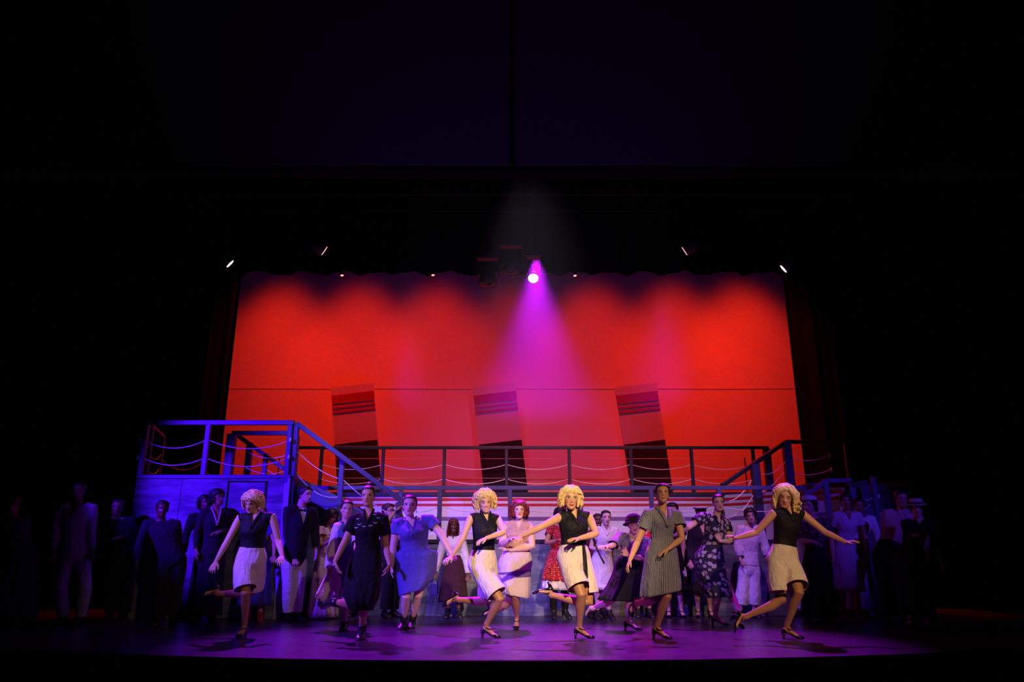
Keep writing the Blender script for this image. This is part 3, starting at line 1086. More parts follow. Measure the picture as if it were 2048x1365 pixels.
# ================================================================== PEOPLE
def rot_about(v, axis, ang):
    axis = unit(axis)
    v = npv(v)
    return v * math.cos(ang) + np.cross(axis, v) * math.sin(ang) + axis * np.dot(axis, v) * (1 - math.cos(ang))


def facing(deg, pitch=0.0, roll=0.0):
    """deg 0 looks at the house, + turns to picture right. returns lateral, forward, up"""
    a = math.radians(deg)
    f = npv((math.sin(a), -math.cos(a), 0))
    l = npv((math.cos(a), math.sin(a), 0))
    u = npv((0, 0, 1))
    p = math.radians(pitch)
    f, u = f * math.cos(p) - u * math.sin(p), u * math.cos(p) + f * math.sin(p)
    r = math.radians(roll)
    l, u = l * math.cos(r) - u * math.sin(r), u * math.cos(r) + l * math.sin(r)
    return l, f, u


def on_ray(px, py, parent, L, sgn):
    """point on the picture ray at bone length L from the parent joint; sgn + goes away from the house"""
    if isinstance(sgn, (int, float)):
        return at(px, py, parent[1] + sgn)
    d = ray(px, py)
    b = np.dot(d, parent - CAMP)
    foot = CAMP + d * b
    g2 = np.dot(foot - parent, foot - parent)
    if g2 >= L * L:
        p = foot
        v = p - parent
        if math.sqrt(g2) > 1.2 * L:
            p = parent + v * (1.2 * L / math.sqrt(g2))
        return p
    k = math.sqrt(L * L - g2)
    return CAMP + d * (b + (k if sgn == '+' else -k))


def knee_fit(H, px, py, A, Lt, Ls, fwd):
    best, bp = 1e9, None
    d = ray(px, py)
    for y in np.linspace(min(H[1], A[1]) - 0.45, max(H[1], A[1]) + 0.45, 61):
        p = CAMP + d * (y / d[1])
        c = (np.linalg.norm(p - H) - Lt) ** 2 + (np.linalg.norm(p - A) - Ls) ** 2 - 0.01 * np.dot(p - (H + A) / 2, fwd)
        if c < best:
            best, bp = c, p
    return bp


HEADZ = [(-.114, .014, .066, .040), (-.108, .026, .080, .028), (-.098, .036, .086, .012), (-.085, .045, .089, -.008), (-.068, .0525, .0905, -.030),
         (-.045, .059, .0915, -.058), (-.02, .0645, .0905, -.084), (0, .068, .0885, -.095), (.02, .0705, .0925, -.100), (.045, .072, .0915, -.102),
         (.07, .0685, .081, -.096), (.09, .0575, .062, -.080), (.104, .040, .036, -.055), (.112, .018, .008, -.028)]


def head_vf(hc, l, f, u, k, open_mouth=False):
    zs = np.concatenate([np.linspace(-.114, .06, 40), np.linspace(.065, .112, 8)])
    tab = np.array(HEADZ)
    n = 44
    V = []
    for z in zs:
        a = np.interp(z, tab[:, 0], tab[:, 1])
        yf = np.interp(z, tab[:, 0], tab[:, 2])
        yb = np.interp(z, tab[:, 0], tab[:, 3])
        yc = min(-0.01, (yf + yb) / 2) if z > -.06 else (yf + yb) / 2
        for i in range(n):
            t = 2 * math.pi * i / n
            c, s = math.cos(t), math.sin(t)
            x = a * math.copysign(abs(s) ** 0.88, s)
            y = yc + ((yf - yc) if c > 0 else (yc - yb)) * math.copysign(abs(c) ** 0.9, c)
            if c > 0:
                prof = np.interp(z, [-.047, -.040, -.031, -.012, .008, .02], [0, .75, 1.0, .62, .2, 0])
                wd = np.interp(z, [-.045, -.03, .01], [.0145, .012, .008])
                y += .0265 * prof * math.exp(-(x / wd) ** 2)
                y -= .0075 * math.exp(-((abs(x) - .032) / .015) ** 2 - ((z - .001) / .0095) ** 2)
                y += .0035 * math.exp(-((abs(x) - .03) / .02) ** 2 - ((z - .024) / .007) ** 2)
                y += .0065 * math.exp(-(x / .021) ** 2 - ((z + .056) / .006) ** 2) + .0065 * math.exp(-(x / .019) ** 2 - ((z + .069) / .006) ** 2)
                y -= .004 * math.exp(-(x / .024) ** 2 - ((z + .0625) / .0025) ** 2)
                y += .005 * math.exp(-(x / .018) ** 2 - ((z + .098) / .011) ** 2)
                y += .004 * math.exp(-((abs(x) - .042) / .016) ** 2 - ((z + .028) / .018) ** 2)
            V.append(hc + k * (l * x + f * y + u * z))
    F = []
    m = len(zs)
    for r in range(m - 1):
        for i in range(n):
            j = (i + 1) % n
            F.append((r * n + j, r * n + i, (r + 1) * n + i, (r + 1) * n + j))
    F.append(tuple(range(n)))
    F.append(tuple(range(m * n - 1, (m - 1) * n - 1, -1)))
    return V, F


def hand_vf(mb, W, d, pn, thumb, k, curl=0.35, spread=1.0):
    """palm, four unequal bent fingers and a thumb; d to the knuckles, pn the palm side, thumb the thumb side"""
    d = unit(d)
    pn = unit(pn - d * np.dot(pn, d))
    s = np.cross(d, pn)
    if np.dot(s, thumb) < 0:
        s = -s
    L = [(0.0, .021, .017), (.025, .029, .0155), (.055, .038, .0145), (.083, .040, .012), (.092, .036, .009)]
    mb.add(loft_vf([(W + d * a * k - pn * 0.002, s * b * k, pn * t * k) for a, b, t in L], 12))
    for off, fl, sp in ((.030, .066, .10), (.0105, .075, .02), (-.0095, .070, -.06), (-.029, .054, -.14)):
        b = W + d * (.080 * k) + s * (off * k)
        e = unit(d + s * sp * spread * 1.6)
        pts, cd = [b], e
        for j, q in enumerate((.42, .32, .26)):
            cd = rot_about(e, np.cross(e, pn), curl * (0.55 + j * 0.75))
            pts.append(pts[-1] + cd * fl * q * k)
        mb.add(tube_vf([W + d * .06 * k + s * off * .9 * k] + pts, [r * k for r in (.0095, .0092, .0084, .0078, .0068)], 8))
    b = W + d * .018 * k + s * .018 * k
    e1 = unit(d * .72 + s * .70 + pn * .22)
    e2 = unit(d * .92 + s * .30 + pn * .28)
    mb.add(tube_vf([b, b + e1 * .040 * k, b + e1 * .040 * k + e2 * .030 * k, b + e1 * .040 * k + e2 * .055 * k], [.013 * k, .0115 * k, .0096 * k, .008 * k], 8))


class Person:
    """2-D joints are read in the 2048x1365 picture and placed at real depth; bone lengths settle what lies nearer or farther"""

    def __init__(s, label, hd, gy=None, gx=None, th=0, H=1.66, man=False, bw=1.0, bd=None, name='person', lo=False, face=(0, 0, 0), group=None, hs=1.0,
                 nk=None, pv=None, sA=None, sB=None, armA=None, armB=None, legA=None, legB=None, tone=None, dyn=0.0, bust=1.0, curl=0.35, tw=0.0, palmA=None, palmB=None, shoes='pump', Y=None, heel=0.055, neck_fwd=0.02, thick=1.0, armk=1.0):
        s.label, s.th, s.man, s.bw, s.lo, s.tone = label, th, man, bw, lo, tone
        s.bd = bd if bd is not None else bw
        s.thick = thick
        s.armk = armk
        s.shoes, s.heel = shoes, heel
        s.curl = curl
        s.bust = bust
        if gx is None:
            gx = legA[-1][0] if legA and len(legA) else hd[0]
        G = ground(gx, gy)
        s.Y = Y if Y is not None else G[1]
        base = npv((G[0], s.Y, 0))
        k = s.k = H / 1.66
        s.k_head = hs * (1.0 if not man else 1.03) * (0.5 + 0.5 * k)
        s.lat, s.fwd, s.up = facing(th)
        lat2, fwd2, _ = facing(th + tw)
        hy, hp, hr = face
        # head and neck
        hl, hf, hu = facing(hy, hp, hr)
        s.hl, s.hf, s.hu = hl, hf, hu
        Yh = s.Y + dyn
        s.hc = at(hd[0], hd[1], Yh) + npv((0, fwd2[1] * 0.03, 0))
        if nk is None:
            s.N = s.hc - hu * 0.150 * s.k_head * 0.3 - npv((0, 0, 0.150 * s.k_head * 0.78)) - fwd2 * neck_fwd
        else:
            s.N = at(nk[0], nk[1], Yh)
        s.P = at(pv[0], pv[1], s.Y) if pv is not None else npv((base[0], s.Y, 0.515 * (s.hc[2] + 0.11)))
        ax = unit(s.N - s.P)
        s.ax = ax
        sh = (0.185 if man else 0.155) * k * (0.5 + 0.5 * bw)
        Sy = lambda sg: s.N + lat2 * sg * sh - ax * 0.045 * k
        s.SA = Sy(-1) if sA is None else at(sA[0], sA[1], Sy(-1)[1])
        s.SB = Sy(1) if sB is None else at(sB[0], sB[1], Sy(1)[1])
        s.slat = unit(s.SB - s.SA)
        s.tf = unit(np.cross(s.slat, ax))
        s.hlat = unit(s.lat - ax * np.dot(s.lat, ax) * 0.5)
        s.hfw = unit(np.cross(s.hlat, ax))
        # arms
        La, Lf = 0.275 * k, 0.245 * k
        s.arms = {}
        for key, S, sg, spec, palm in (('A', s.SA, -1, armA, palmA), ('B', s.SB, 1, armB, palmB)):
            o = s.slat * sg
            if spec is None or isinstance(spec, str):
                mode = spec or 'down'
                if mode == 'down':
                    E = S + o * 0.055 * k - npv((0, 0, 0.27 * k)) - s.tf * 0.01
                    W = E + o * 0.0 - npv((0, 0, 0.235 * k)) + s.tf * 0.06 * k
                    D = unit(W - E + s.tf * 0.03)
                elif mode == 'clasp':
                    E = S + o * 0.06 * k - npv((0, 0, 0.26 * k)) + s.tf * 0.0
                    W = (s.N + s.P) / 2 + s.tf * 0.20 * k + o * 0.045 * k + npv((0, 0, -0.01))
                    D = unit(-o * 0.9 + npv((0, 0, -0.2)))
                elif mode == 'chest':
                    E = S + o * 0.07 * k - npv((0, 0, 0.25 * k))
                    W = s.N * 0.72 + s.P * 0.28 + s.tf * 0.19 * k + o * 0.03
                    D = unit(-o * 0.7 + npv((0, 0, 0.45)))
                elif mode == 'eyes':
                    E = S + o * 0.10 * k - npv((0, 0, 0.13 * k)) + s.tf * 0.17
                    W = s.hc + s.hf * 0.19 + s.hl * sg * 0.06 - s.hu * 0.02
                    D = unit(s.hu * 0.5 + s.hf * 0.5 - s.hl * sg * 0.2)
                T = W + D * 0.17
            else:
                e, w, t = spec
                E = on_ray(e[0], e[1], S, La, e[2])
                W = on_ray(w[0], w[1], E, Lf, w[2])
                T = on_ray(t[0], t[1], W, 0.16 * k, t[2])
                D = unit(T - W)
            pn = npv(palm) if palm is not None else (-o if abs(D[2]) > 0.75 else npv((0, 0.15, -1)))
            s.arms[key] = (S, E, W, D, pn)
        # legs
        Lt, Ls = 0.415 * k, 0.405 * k
        s.Lt, s.Ls = Lt, Ls
        s.legs = {}
        hw = (0.088 if not man else 0.085) * k * (0.6 + 0.4 * bw)
        for key, sg, spec in (('A', -1, legA), ('B', 1, legB)):
            Hj = s.P + s.lat * sg * hw
            if spec is None:
                hz = 0.085 + (heel if shoes == 'pump' else 0.015)
                A = npv((base[0], s.Y, hz)) + s.lat * sg * hw * 1.05
                Kn = (Hj + A) / 2 + s.fwd * 0.02
                FD, FU, gr = facing(th + sg * 12)[1], npv((0, 0, 1)), True
            elif spec[0] == 'g':                      # grounded: ('g', knee px or None, foot px, foot angle)
                _, kp, fp, fa = spec
                hz = 0.085 + (heel if shoes == 'pump' else 0.015)
                FD, FU, gr = facing(fa)[1], npv((0, 0, 1)), True
                g = ground(fp[0], fp[1])
                A = npv((g[0], g[1], hz)) - FD * 0.05
                Kn = knee_fit(Hj, kp[0], kp[1], A, Lt, Ls, s.fwd) if kp is not None else (Hj + A) / 2 + s.fwd * 0.03
            else:                                     # raised: ('r', knee, ankle, toe)
                _, kp, ap, tp = spec
                Kn = on_ray(kp[0], kp[1], Hj, Lt, kp[2])
                A = on_ray(ap[0], ap[1], Kn, Ls, ap[2])
                T = on_ray(tp[0], tp[1], A, 0.15, tp[2])
                FD = unit(T - A)
                sh_ = unit(Kn - A)
                FU = sh_ - FD * np.dot(sh_, FD)
                if np.linalg.norm(FU) < 0.25:
                    FU = npv((0, 0, 1)) - FD * FD[2]
                FU = unit(FU)
                # pointed foot: tip the sole line away from the shin
                gr = False
            s.legs[key] = (Hj, Kn, A, FD, FU, gr)
        s.root = thing(name, label, 'person', (base[0], s.Y, 0), group)
        s.parts()

    # -------------------------------------------------------------- body
    PROF_W = [(-.20, .060, .075, -.01), (-.14, .115, .098, -.008), (-.06, .150, .110, -.012), (.03, .158, .112, -.014), (.12, .150, .108, -.008), (.26, .126, .094, 0), (.38, .116, .088, .002),
              (.50, .122, .096, .010), (.62, .134, .112, .020), (.70, .140, .116, .022), (.79, .146, .106, .012), (.88, .150, .088, 0), (.945, .130, .070, -.008), (.985, .088, .060, -.012), (1.02, .060, .054, -.012), (1.07, .050, .050, -.006)]
    PROF_M = [(-.20, .060, .075, -.01), (-.14, .110, .098, -.005), (-.06, .146, .108, -.008), (.03, .152, .112, -.008), (.12, .148, .108, -.004), (.26, .142, .102, 0), (.38, .142, .102, .004),
              (.50, .150, .108, .008), (.62, .160, .114, .012), (.70, .168, .116, .012), (.79, .174, .108, .006), (.88, .176, .092, -.004), (.945, .152, .074, -.010), (.985, .100, .064, -.012), (1.02, .068, .060, -.012), (1.07, .058, .057, -.006)]

    def prof(s, t):
        tab = np.array(s.PROF_M if s.man else s.PROF_W)
        a, b, o = (np.interp(t, tab[:, 0], tab[:, i]) for i in (1, 2, 3))
        nk = np.interp(t, [.85, 1.02], [0, 1])
        wa = s.bw * (1 - nk) + 1.0 * nk
        wb = s.bd * (1 - nk) + 1.0 * nk
        if .5 < t < .85:
            b *= 1 + (s.bust - 1) * (1 - abs(t - .68) / .18)
            o *= s.bust
        return a * s.k * wa, b * s.k * wb, o * s.k

    def ring(s, t, e=0.0, ka=1.0):
        a, b, o = s.prof(t)
        q = min(1, max(0, t))
        lat = unit(s.hlat * (1 - q) + s.slat * q)
        f = unit(np.cross(lat, s.ax))
        c = s.P + (s.N - s.P) * t + f * o
        return c, lat * (a * ka + e), f * (b + e)

    def legpts(s, key):
        Hj, Kn, A, FD, FU, gr = s.legs[key]
        d1, d2 = unit(Kn - Hj), unit(A - Kn)
        back = unit(np.cross(np.cross(d2, d1 + npv((1e-4, 0, 0)) - d2), d2)) if np.linalg.norm(np.cross(d1, d2)) > 0.12 else -s.fwd
        if np.dot(back, s.fwd) > 0.2 and gr:
            back = -s.fwd
        k = s.k * (0.45 + 0.55 * s.bw) * s.thick
        P = [Hj + npv((0, 0, 0.02)), Hj * .75 + Kn * .25, Hj * .45 + Kn * .55, Hj * .15 + Kn * .85, Kn, Kn * .85 + A * .15 + back * .006, Kn * .68 + A * .32 + back * .014, Kn * .40 + A * .60 + back * .006, Kn * .15 + A * .85, A]
        R = [.088, .086, .074, .058, .054, .050, .054, .042, .0325, .034]
        return P, [r * k if i < 8 else r * s.k for i, r in enumerate(R)]

    def parts(s):
        k = s.k
        mb = MB()
        ts = [-.20, -.17, -.14, -.10, -.06, -.01, .03, .08, .12, .19, .26, .32, .38, .44, .50, .56, .62, .66, .70, .75, .79, .84, .88, .915, .945, .965, .985, 1.0, 1.02, 1.07]
        mb.add(loft_vf([s.ring(t) for t in ts], 24))
        hb = s.hc - s.hu * .045 * s.k_head - s.hf * .028 * s.k_head
        rn = (.058 if s.man else .050) * (0.4 + 0.6 * s.k)
        mb.add(tube_vf([s.N - s.ax * .03 - s.tf * .012, s.N * .5 + hb * .5 - s.tf * .004, hb, hb + s.hu * .03], [rn * 1.12, rn, rn, rn], 16))
        for key in 'AB':
            S, E, W, D, pn = s.arms[key]
            q = k * (0.45 + 0.55 * s.bw) * (1.18 if s.man else 1.0) * s.thick * s.armk
            inn = s.N * .45 + S * .55 - s.ax * .01
            pts = [inn, S, S * .72 + E * .28, S * .35 + E * .65, E, E * .75 + W * .25, E * .4 + W * .6, W]
            mb.add(tube_vf(pts, [.050 * q, .051 * q, .046 * q, .040 * q, .036 * q, .0375 * q, .031 * q, .0235 * k], 14))
            th_side = s.tf if abs(D[2]) > 0.6 else npv((0, 0, 1)) * (1 if True else -1) + s.tf * .3
            hand_vf(mb, W, D, pn, th_side, k * (1.08 if s.man else 0.98), s.curl)
            P, R = s.legpts(key)
            mb.add(tube_vf(P, R, 16))
            s.foot(mb, key)
        mb.add(head_vf(s.hc, s.hl, s.hf, s.hu, s.k_head))
        for sg in (-1, 1):
            mb.add(ellipsoid_vf(s.hc + s.k_head * (s.hl * sg * .071 - s.hf * .012 - s.hu * .008), (s.k_head * .0085 * s.hl + s.k_head * sg * -.003 * s.hf, s.k_head * .017 * s.hf, s.k_head * .030 * s.hu), 10, 8))
        hands = [s.arms[q][2] + s.arms[q][3] * .07 for q in 'AB']

        def keep(V):
            w = np.ones(len(V))
            for h in hands:
                w = np.minimum(w, np.clip((np.linalg.norm(V - h, axis=1) - .085) / .05, 0.12, 1))
            dh = np.linalg.norm(V - (s.hc - s.hu * .01), axis=1)
            return np.minimum(w, np.clip((dh - .11) / .06, 0.25, 1))
        vox = 0.0085 if s.lo else 0.0056
        me, V = remesh(mb, vox, 6, 0.5, keep, 0.40 if not s.lo else 0.45)
        r = (V - s.hc) / s.k_head
        loc = np.stack([r @ s.hl, r @ s.hf, r @ s.hu], 1)
        far = np.abs(loc).max(axis=1) > 0.16
        loc[far] = (0, -.5, 0)
        leg = np.zeros(len(V), dtype=bool)
        for q in 'AB':
            P, R = s.legpts(q)
            A = s.legs[q][2]
            P = P + [A + s.legs[q][3] * .15 - npv((0, 0, .05))]
            R = R + [.06]
            for i in range(2, len(P) - 1):
                ab = P[i + 1] - P[i]
                t = np.clip(((V - P[i]) @ ab) / max(1e-9, ab @ ab), 0, 1)
                leg |= np.linalg.norm(V - P[i] - t[:, None] * ab, axis=1) < max(R[i], R[i + 1]) * 1.35
        for h in hands:
            leg &= np.linalg.norm(V - h, axis=1) > .13
        loc[leg & far] = (0, -.9, 0)
        s.body = link_ready('body', me, V, s.tone, s.root, {'headco': loc})

    def footframe(s, key):
        Hj, Kn, A, FD, FU, gr = s.legs[key]
        heel = s.heel if s.shoes == 'pump' else 0.015
        lat = np.cross(FD, FU)
        O = A - FU * (0.085 + heel)          # sole point under the ankle
        sole = lambda x: O + FD * x + FU * (np.interp(x, [0.0, 0.095], [heel, 0.006]))
        return O, sole, FD, FU, lat, heel

    def foot(s, mb, key):
        O, sole, FD, FU, lat, heel = s.footframe(key)
        k = 0.94 if not s.man else 1.06
        rings = []
        for x, w, t in ((-.052, .014, .03), (-.04, .025, .055), (-.015, .029, .085), (.015, .030, .088), (.045, .031, .068), (.08, .036, .048), (.115, .038, .034), (.145, .030, .026), (.165, .014, .018)):
            x *= k
            c = sole(x) + FU * (t / 2 + .006)
            rings.append((c, lat * w * k, FU * t / 2))
        mb.add(loft_vf(rings, 14))

    def shoe(s, key, mat, kind='pump', strap=True):
        O, sole, FD, FU, lat, heel = s.footframe(key)
        k = 0.94 if not s.man else 1.06
        mb = MB()
        if kind == 'pump':
            rings = []
            for x, w, t in ((-.066, .012, .040), (-.060, .024, .056), (-.045, .031, .060), (-.015, .033, .046), (.02, .032, .030), (.06, .036, .024), (.09, .042, .030), (.115, .044, .040), (.145, .038, .036), (.168, .026, .027), (.182, .010, .016)):
                x *= k
                rings.append((sole(x) + FU * (t / 2 - .002), lat * w * k, FU * t / 2))
            mb.add(loft_vf(rings, 16, power=.8))
            a, b = sole(-.045 * k), sole(-.045 * k) - FU * (heel - .001)
            mb.add(loft_vf([(b - FD * .004, FD * .014, lat * .014), (b * .6 + a * .4 - FD * .002, FD * .012, lat * .012), (a + FU * .006, FD * .024, lat * .026)], 10, power=.8))
        elif kind in ('boot', 'oxford'):
            top = .17 if kind == 'boot' else .075
            rings = []
            for x, w, t in ((-.070, .018, .06), (-.058, .036, .095), (-.02, .043, .112), (.02, .043, .112), (.055, .044, .090), (.09, .049, .070), (.125, .048, .056), (.155, .039, .044), (.180, .020, .028)):
                x *= k
                rings.append((sole(x) + FU * (t / 2 - .010), lat * w * k, FU * t / 2))
            mb.add(loft_vf(rings, 16, power=.8))
            A = s.legs[key][2]
            Kn = s.legs[key][1]
            d = unit(Kn - A)
            mb.add(tube_vf([A - FU * .05 - FD * .004, A, A + d * (top - .085)], [.050 * k, .049 * k, .055 * k], 14, False))
            a = sole(-.04 * k)
            mb.add(loft_vf([(a - FU * .014, FD * .028, lat * .030), (a + FU * .01, FD * .030, lat * .032)], 10, power=.6))
        o = link_mesh('shoe', mb.arr(), mb.F, mat, s.root)
        if kind == 'pump' and strap:
            c = sole(.028 * k) + FU * .068
            n = 18
            tilt = unit(FU * .9 + FD * .35)
            pts = [c + lat * .038 * math.cos(2 * math.pi * i / n) + unit(np.cross(lat, tilt)) * .036 * math.sin(2 * math.pi * i / n) - FU * .006 for i in range(n)]
            st = link_mesh('strap', *tube_vf(pts + [pts[0]], .0052, 6, False), mat, o)
        return o

    def both_shoes(s, mat, kind='pump', strap=True):
        for q in 'AB':
            s.shoe(q, mat, kind, strap)

    # -------------------------------------------------------------- clothes
    def cloth_part(s, name, mb, mat, voxel=None, iters=5, cut=None, lam=0.5, hems=()):
        voxel = voxel or (0.011 if s.lo else 0.0085)
        me, V = remesh(mb, voxel, iters, lam)
        if hems:
            bm = bmesh.new()
            bm.from_mesh(me)

            def dseg(X, chain):
                d = np.full(len(X), 9.0)
                for (a, ra), (b_, rb) in zip(chain[:-1], chain[1:]):
                    ab = b_ - a
                    t = np.clip(((X - a) @ ab) / max(1e-9, ab @ ab), 0, 1)
                    d = np.minimum(d, np.linalg.norm(X - a - t[:, None] * ab, axis=1) - (ra * (1 - t) + rb * t))
                return d
            for pt, nrm, chain, others in hems:
                faces = list(bm.faces)
                X = np.array([f.calc_center_median() for f in faces])
                own = dseg(X, chain)
                for o_c in others:
                    own = np.where(dseg(X, o_c) < own, 9.0, own)
                sel = [f for f, q in zip(faces, own) if q < .12]
                ge = {e for f in sel for e in f.edges}
                gv = {v for f in sel for v in f.verts}
                bmesh.ops.bisect_plane(bm, geom=sel + list(ge) + list(gv), plane_co=Vector(pt), plane_no=Vector(nrm))
                faces = list(bm.faces)
                X = np.array([f.calc_center_median() for f in faces])
                own = dseg(X, chain)
                for o_c in others:
                    own = np.where(dseg(X, o_c) < own, 9.0, own)
                side = (X - npv(pt)) @ npv(nrm)
                bmesh.ops.delete(bm, geom=[f for f, q, w in zip(faces, own, side) if q < .12 and w > 1e-5], context='FACES')
            bm.to_mesh(me)
            bm.free()
            V = np.empty(len(me.vertices) * 3, dtype=np.float32)
            me.vertices.foreach_get('co', V)
            V = V.reshape(-1, 3).astype(float)
        if cut is not None:
            (c0, depth, top, width) = cut
            bm = bmesh.new()
            bm.from_mesh(me)
            co = npv(c0)

            def inside(p):
                r = npv(p) - co
                x, z, y = np.dot(r, s.slat), np.dot(r, s.ax), np.dot(r, s.tf)
                return y > -0.005 and z > -depth and abs(x) < width * (z + depth) / (depth + top)
            for sg in (-1, 1):
                p0 = co - s.ax * depth
                p1 = co + s.ax * top + s.slat * sg * width
                nrm = np.cross(p1 - p0, s.tf)
                gm = [f for f in bm.faces if np.dot(npv(f.calc_center_median()) - co, s.tf) > -.01 and abs(np.dot(npv(f.calc_center_median()) - co, s.ax)) < depth + .08]
                ge = {e for f in gm for e in f.edges}
                gv = {v for f in gm for v in f.verts}
                bmesh.ops.bisect_plane(bm, geom=list(gm) + list(ge) + list(gv), plane_co=Vector(p0), plane_no=Vector(unit(nrm)))
            kill = [f for f in bm.faces if inside(f.calc_center_median())]
            bmesh.ops.delete(bm, geom=kill, context='FACES')
            bm.to_mesh(me)
            bm.free()
            V = np.empty(len(me.vertices) * 3, dtype=np.float32)
            me.vertices.foreach_get('co', V)
            V = V.reshape(-1, 3).astype(float)
        r = V - s.N
        g = np.stack([r @ s.slat, r @ s.tf, r @ s.ax], 1)
        return link_ready(name, me, V, mat, s.root, {'gco': g})

    def top(s, mat, t0=.28, t1=1.0, e=.012, sl=0.0, slr=.016, vneck=.10, vw=.062, flare=0.0, name='blouse', sleeve_end=None, e0=None):
        mb = MB()
        Ttot = np.linalg.norm(s.N - s.P)
        t0x = t0 - .03 / Ttot
        ts = np.linspace(t0x, t1, 19)
        e0 = e if e0 is None else e0
        hems, chains = [], {}
        spine = [(s.P + (s.N - s.P) * t, .12 * s.k * s.bw) for t in (-.2, .3, .92)]
        mb.add(loft_vf([s.ring(t, e + (e0 - e) * max(0, 1 - (t - t0) / .3)) for t in ts], 28))
        for q in 'AB':
            S, E, W, D, pn = s.arms[q]
            w = s.k * (0.45 + 0.55 * s.bw) * (1.18 if s.man else 1.0) * s.thick * s.armk
            inn = s.N * .5 + S * .5 - s.ax * .008
            if sl <= 0:
                mb.add(tube_vf([inn, S * .90 + s.N * .10 - s.ax * .0], [.050 * w + e * .8, .048 * w + e * .6], 14))
            else:
                pts = [inn, S, S * .72 + E * .28]
                rad = [.050 * w + e, .053 * w + slr, .047 * w + slr + flare * .3]
                if sl <= 1:
                    f = sl
                    pts = [inn, S, S * (1 - f * .55) + E * f * .55, S * (1 - f) + E * f]
                    rad = [.050 * w + e, .053 * w + slr, (.053 - .014 * f * .55) * w + slr + flare * .5, (.053 - .016 * f) * w + slr + flare]
                else:
                    f = sl - 1
                    pts += [S * .35 + E * .65, E, E * (1 - f * .5) + W * f * .5, E * (1 - f) + W * f]
                    rad += [.041 * w + slr + flare * .5, .038 * w + slr + flare * .8, .035 * w + slr + flare, .027 * w + slr * .6 + flare * (0.3 if flare > .015 else 1)]
                chains[q] = list(zip(pts[1:], rad[1:]))
                d = unit(pts[-1] - pts[-2])
                hems.append((pts[-1].copy(), d, q))
                pts[-1] = pts[-1] + d * .022
                mb.add(tube_vf(pts, rad, 16, False))
        hm = [(p_, d_, chains[q] + [(p_ + d_ * .05, chains[q][-1][1])], [spine] + [chains[o] for o in chains if o != q]) for p_, d_, q in hems]
        if name not in ('cape',):
            hm.append((s.ring(t0)[0], -s.ax, spine, [chains[o] for o in chains]))
        cut = (s.N, vneck, .05, vw) if vneck else None
        return s.cloth_part(name, mb, mat, None, 5, cut, hems=hm)

    def vstrips(s, mat, depth=.10, w=.016, top=.02, width=.062, name='collar', e=.016, ext=0.0):
        """folded collar edges along the neckline"""
        mb = MB()
        for sg in (-1, 1):
            pts = []
            for j in range(8):
                t = j / 7
                z = top * (1 - t) - depth * t
                x = sg * width * (z + depth) / (depth + top) + (-sg) * ext * t
                tt = 1 + z / np.linalg.norm(s.N - s.P)
                a, b, o = s.prof(tt)
                yy = o + (b + e) * math.sqrt(max(0.05, 1 - min(.95, (x / (a + e)) ** 2)))
                pts.append(s.N + s.slat * x + s.ax * z + s.tf * yy)
            mb.add(tube_vf(pts, [w] * 8, 8, True, (s.tf, .45)))
        return link_mesh(name, mb.arr(), mb.F, mat, s.root, attrs={'gco': (mb.arr() - s.N) @ np.stack([s.slat, s.tf, s.ax], 1)})

    def outline(s, rings, Yoff=0.0):
        out = []
        for r in rings:
            a, b = at(r[0], r[1], s.Y + Yoff), at(r[2], r[3], s.Y + Yoff)
            c, h = (a + b) / 2, np.linalg.norm(b - a) / 2
            out.append((c, unit(b - a), h))
        return out

    def enclose(s, lv, ratio, minb):
        """deepen the cloth rings so that they go round hips, thighs and the standing shins"""
        pts = []
        for q in 'AB':
            Hj, Kn, A, FD, FU, gr = s.legs[q]
            P, R = s.legpts(q)
            m = len(P) if gr else 5
            for i in range(m - 1):
                for t in np.linspace(0, 1, 5):
                    pts.append((P[i] * (1 - t) + P[i + 1] * t, R[i] * (1 - t) + R[i + 1] * t))
        for t in np.linspace(-.14, .34, 12):
            c, u, v = s.ring(t)
            pts.append((c, np.linalg.norm(v)))
        sh, bb = [], []
        for c, u, h in lv:
            f = unit(np.cross(u, npv((0, 0, 1))))
            b = max(minb * s.k, ratio * h)
            lo, hi = -b, b
            for p, r in pts:
                if abs(p[2] - c[2]) < .05:
                    x = np.dot(p - c, f)
                    lo, hi = min(lo, x - r - .022), max(hi, x + r + .022)
            sh.append((lo + hi) / 2)
            bb.append((hi - lo) / 2)
        hh = []
        for c, u, h in lv:
            for t in np.linspace(-.16, .40, 24):
                rc, ru, rv = s.ring(t, .014)
                if abs(rc[2] - c[2]) < .02:
                    h = max(h, abs(np.dot(rc - c, u)) + abs(np.dot(ru, u)))
            hh.append(h)
        ker = np.array([1, 2, 3, 2, 1]) / 9.0
        sm = lambda a: np.convolve(np.pad(a, 2, mode='edge'), ker, 'valid')
        sh, bb = sm(np.array(sh)), np.maximum(sm(np.array(bb)), np.array(bb))
        out = []
        hh = np.maximum(sm(np.array(hh)), np.array([q[2] for q in lv]))
        for (c, u, _h), h, d, b in zip(lv, hh, sh, bb):
            f = unit(np.cross(u, npv((0, 0, 1))))
            out.append((c + f * d, u, h, b))
        return out

    def skirt(s, mat, rings, ratio=0.72, folds=9, amp=.10, minb=.10, name='skirt', Yoff=0.0, sub=5, seed=1, waist=None):
        """flared cloth through the outline rings (left x, y, right x, y), folds growing to the hem"""
        rng = random.Random(seed)
        R = s.outline(rings, Yoff)
        if waist is not None:
            wc, wu, wv = s.ring(waist, .014)
            R = [(wc, unit(R[0][1]), float(np.linalg.norm(wu)))] + R[1:]
        n = 72
        lv = []
        m = len(R)
        for i in range(m - 1):
            for j in range(sub):
                t = j / sub
                lv.append(tuple(R[i][q] * (1 - t) + R[i + 1][q] * t for q in range(3)))
        lv.append(R[-1])
        lv = s.enclose(lv, ratio, minb)
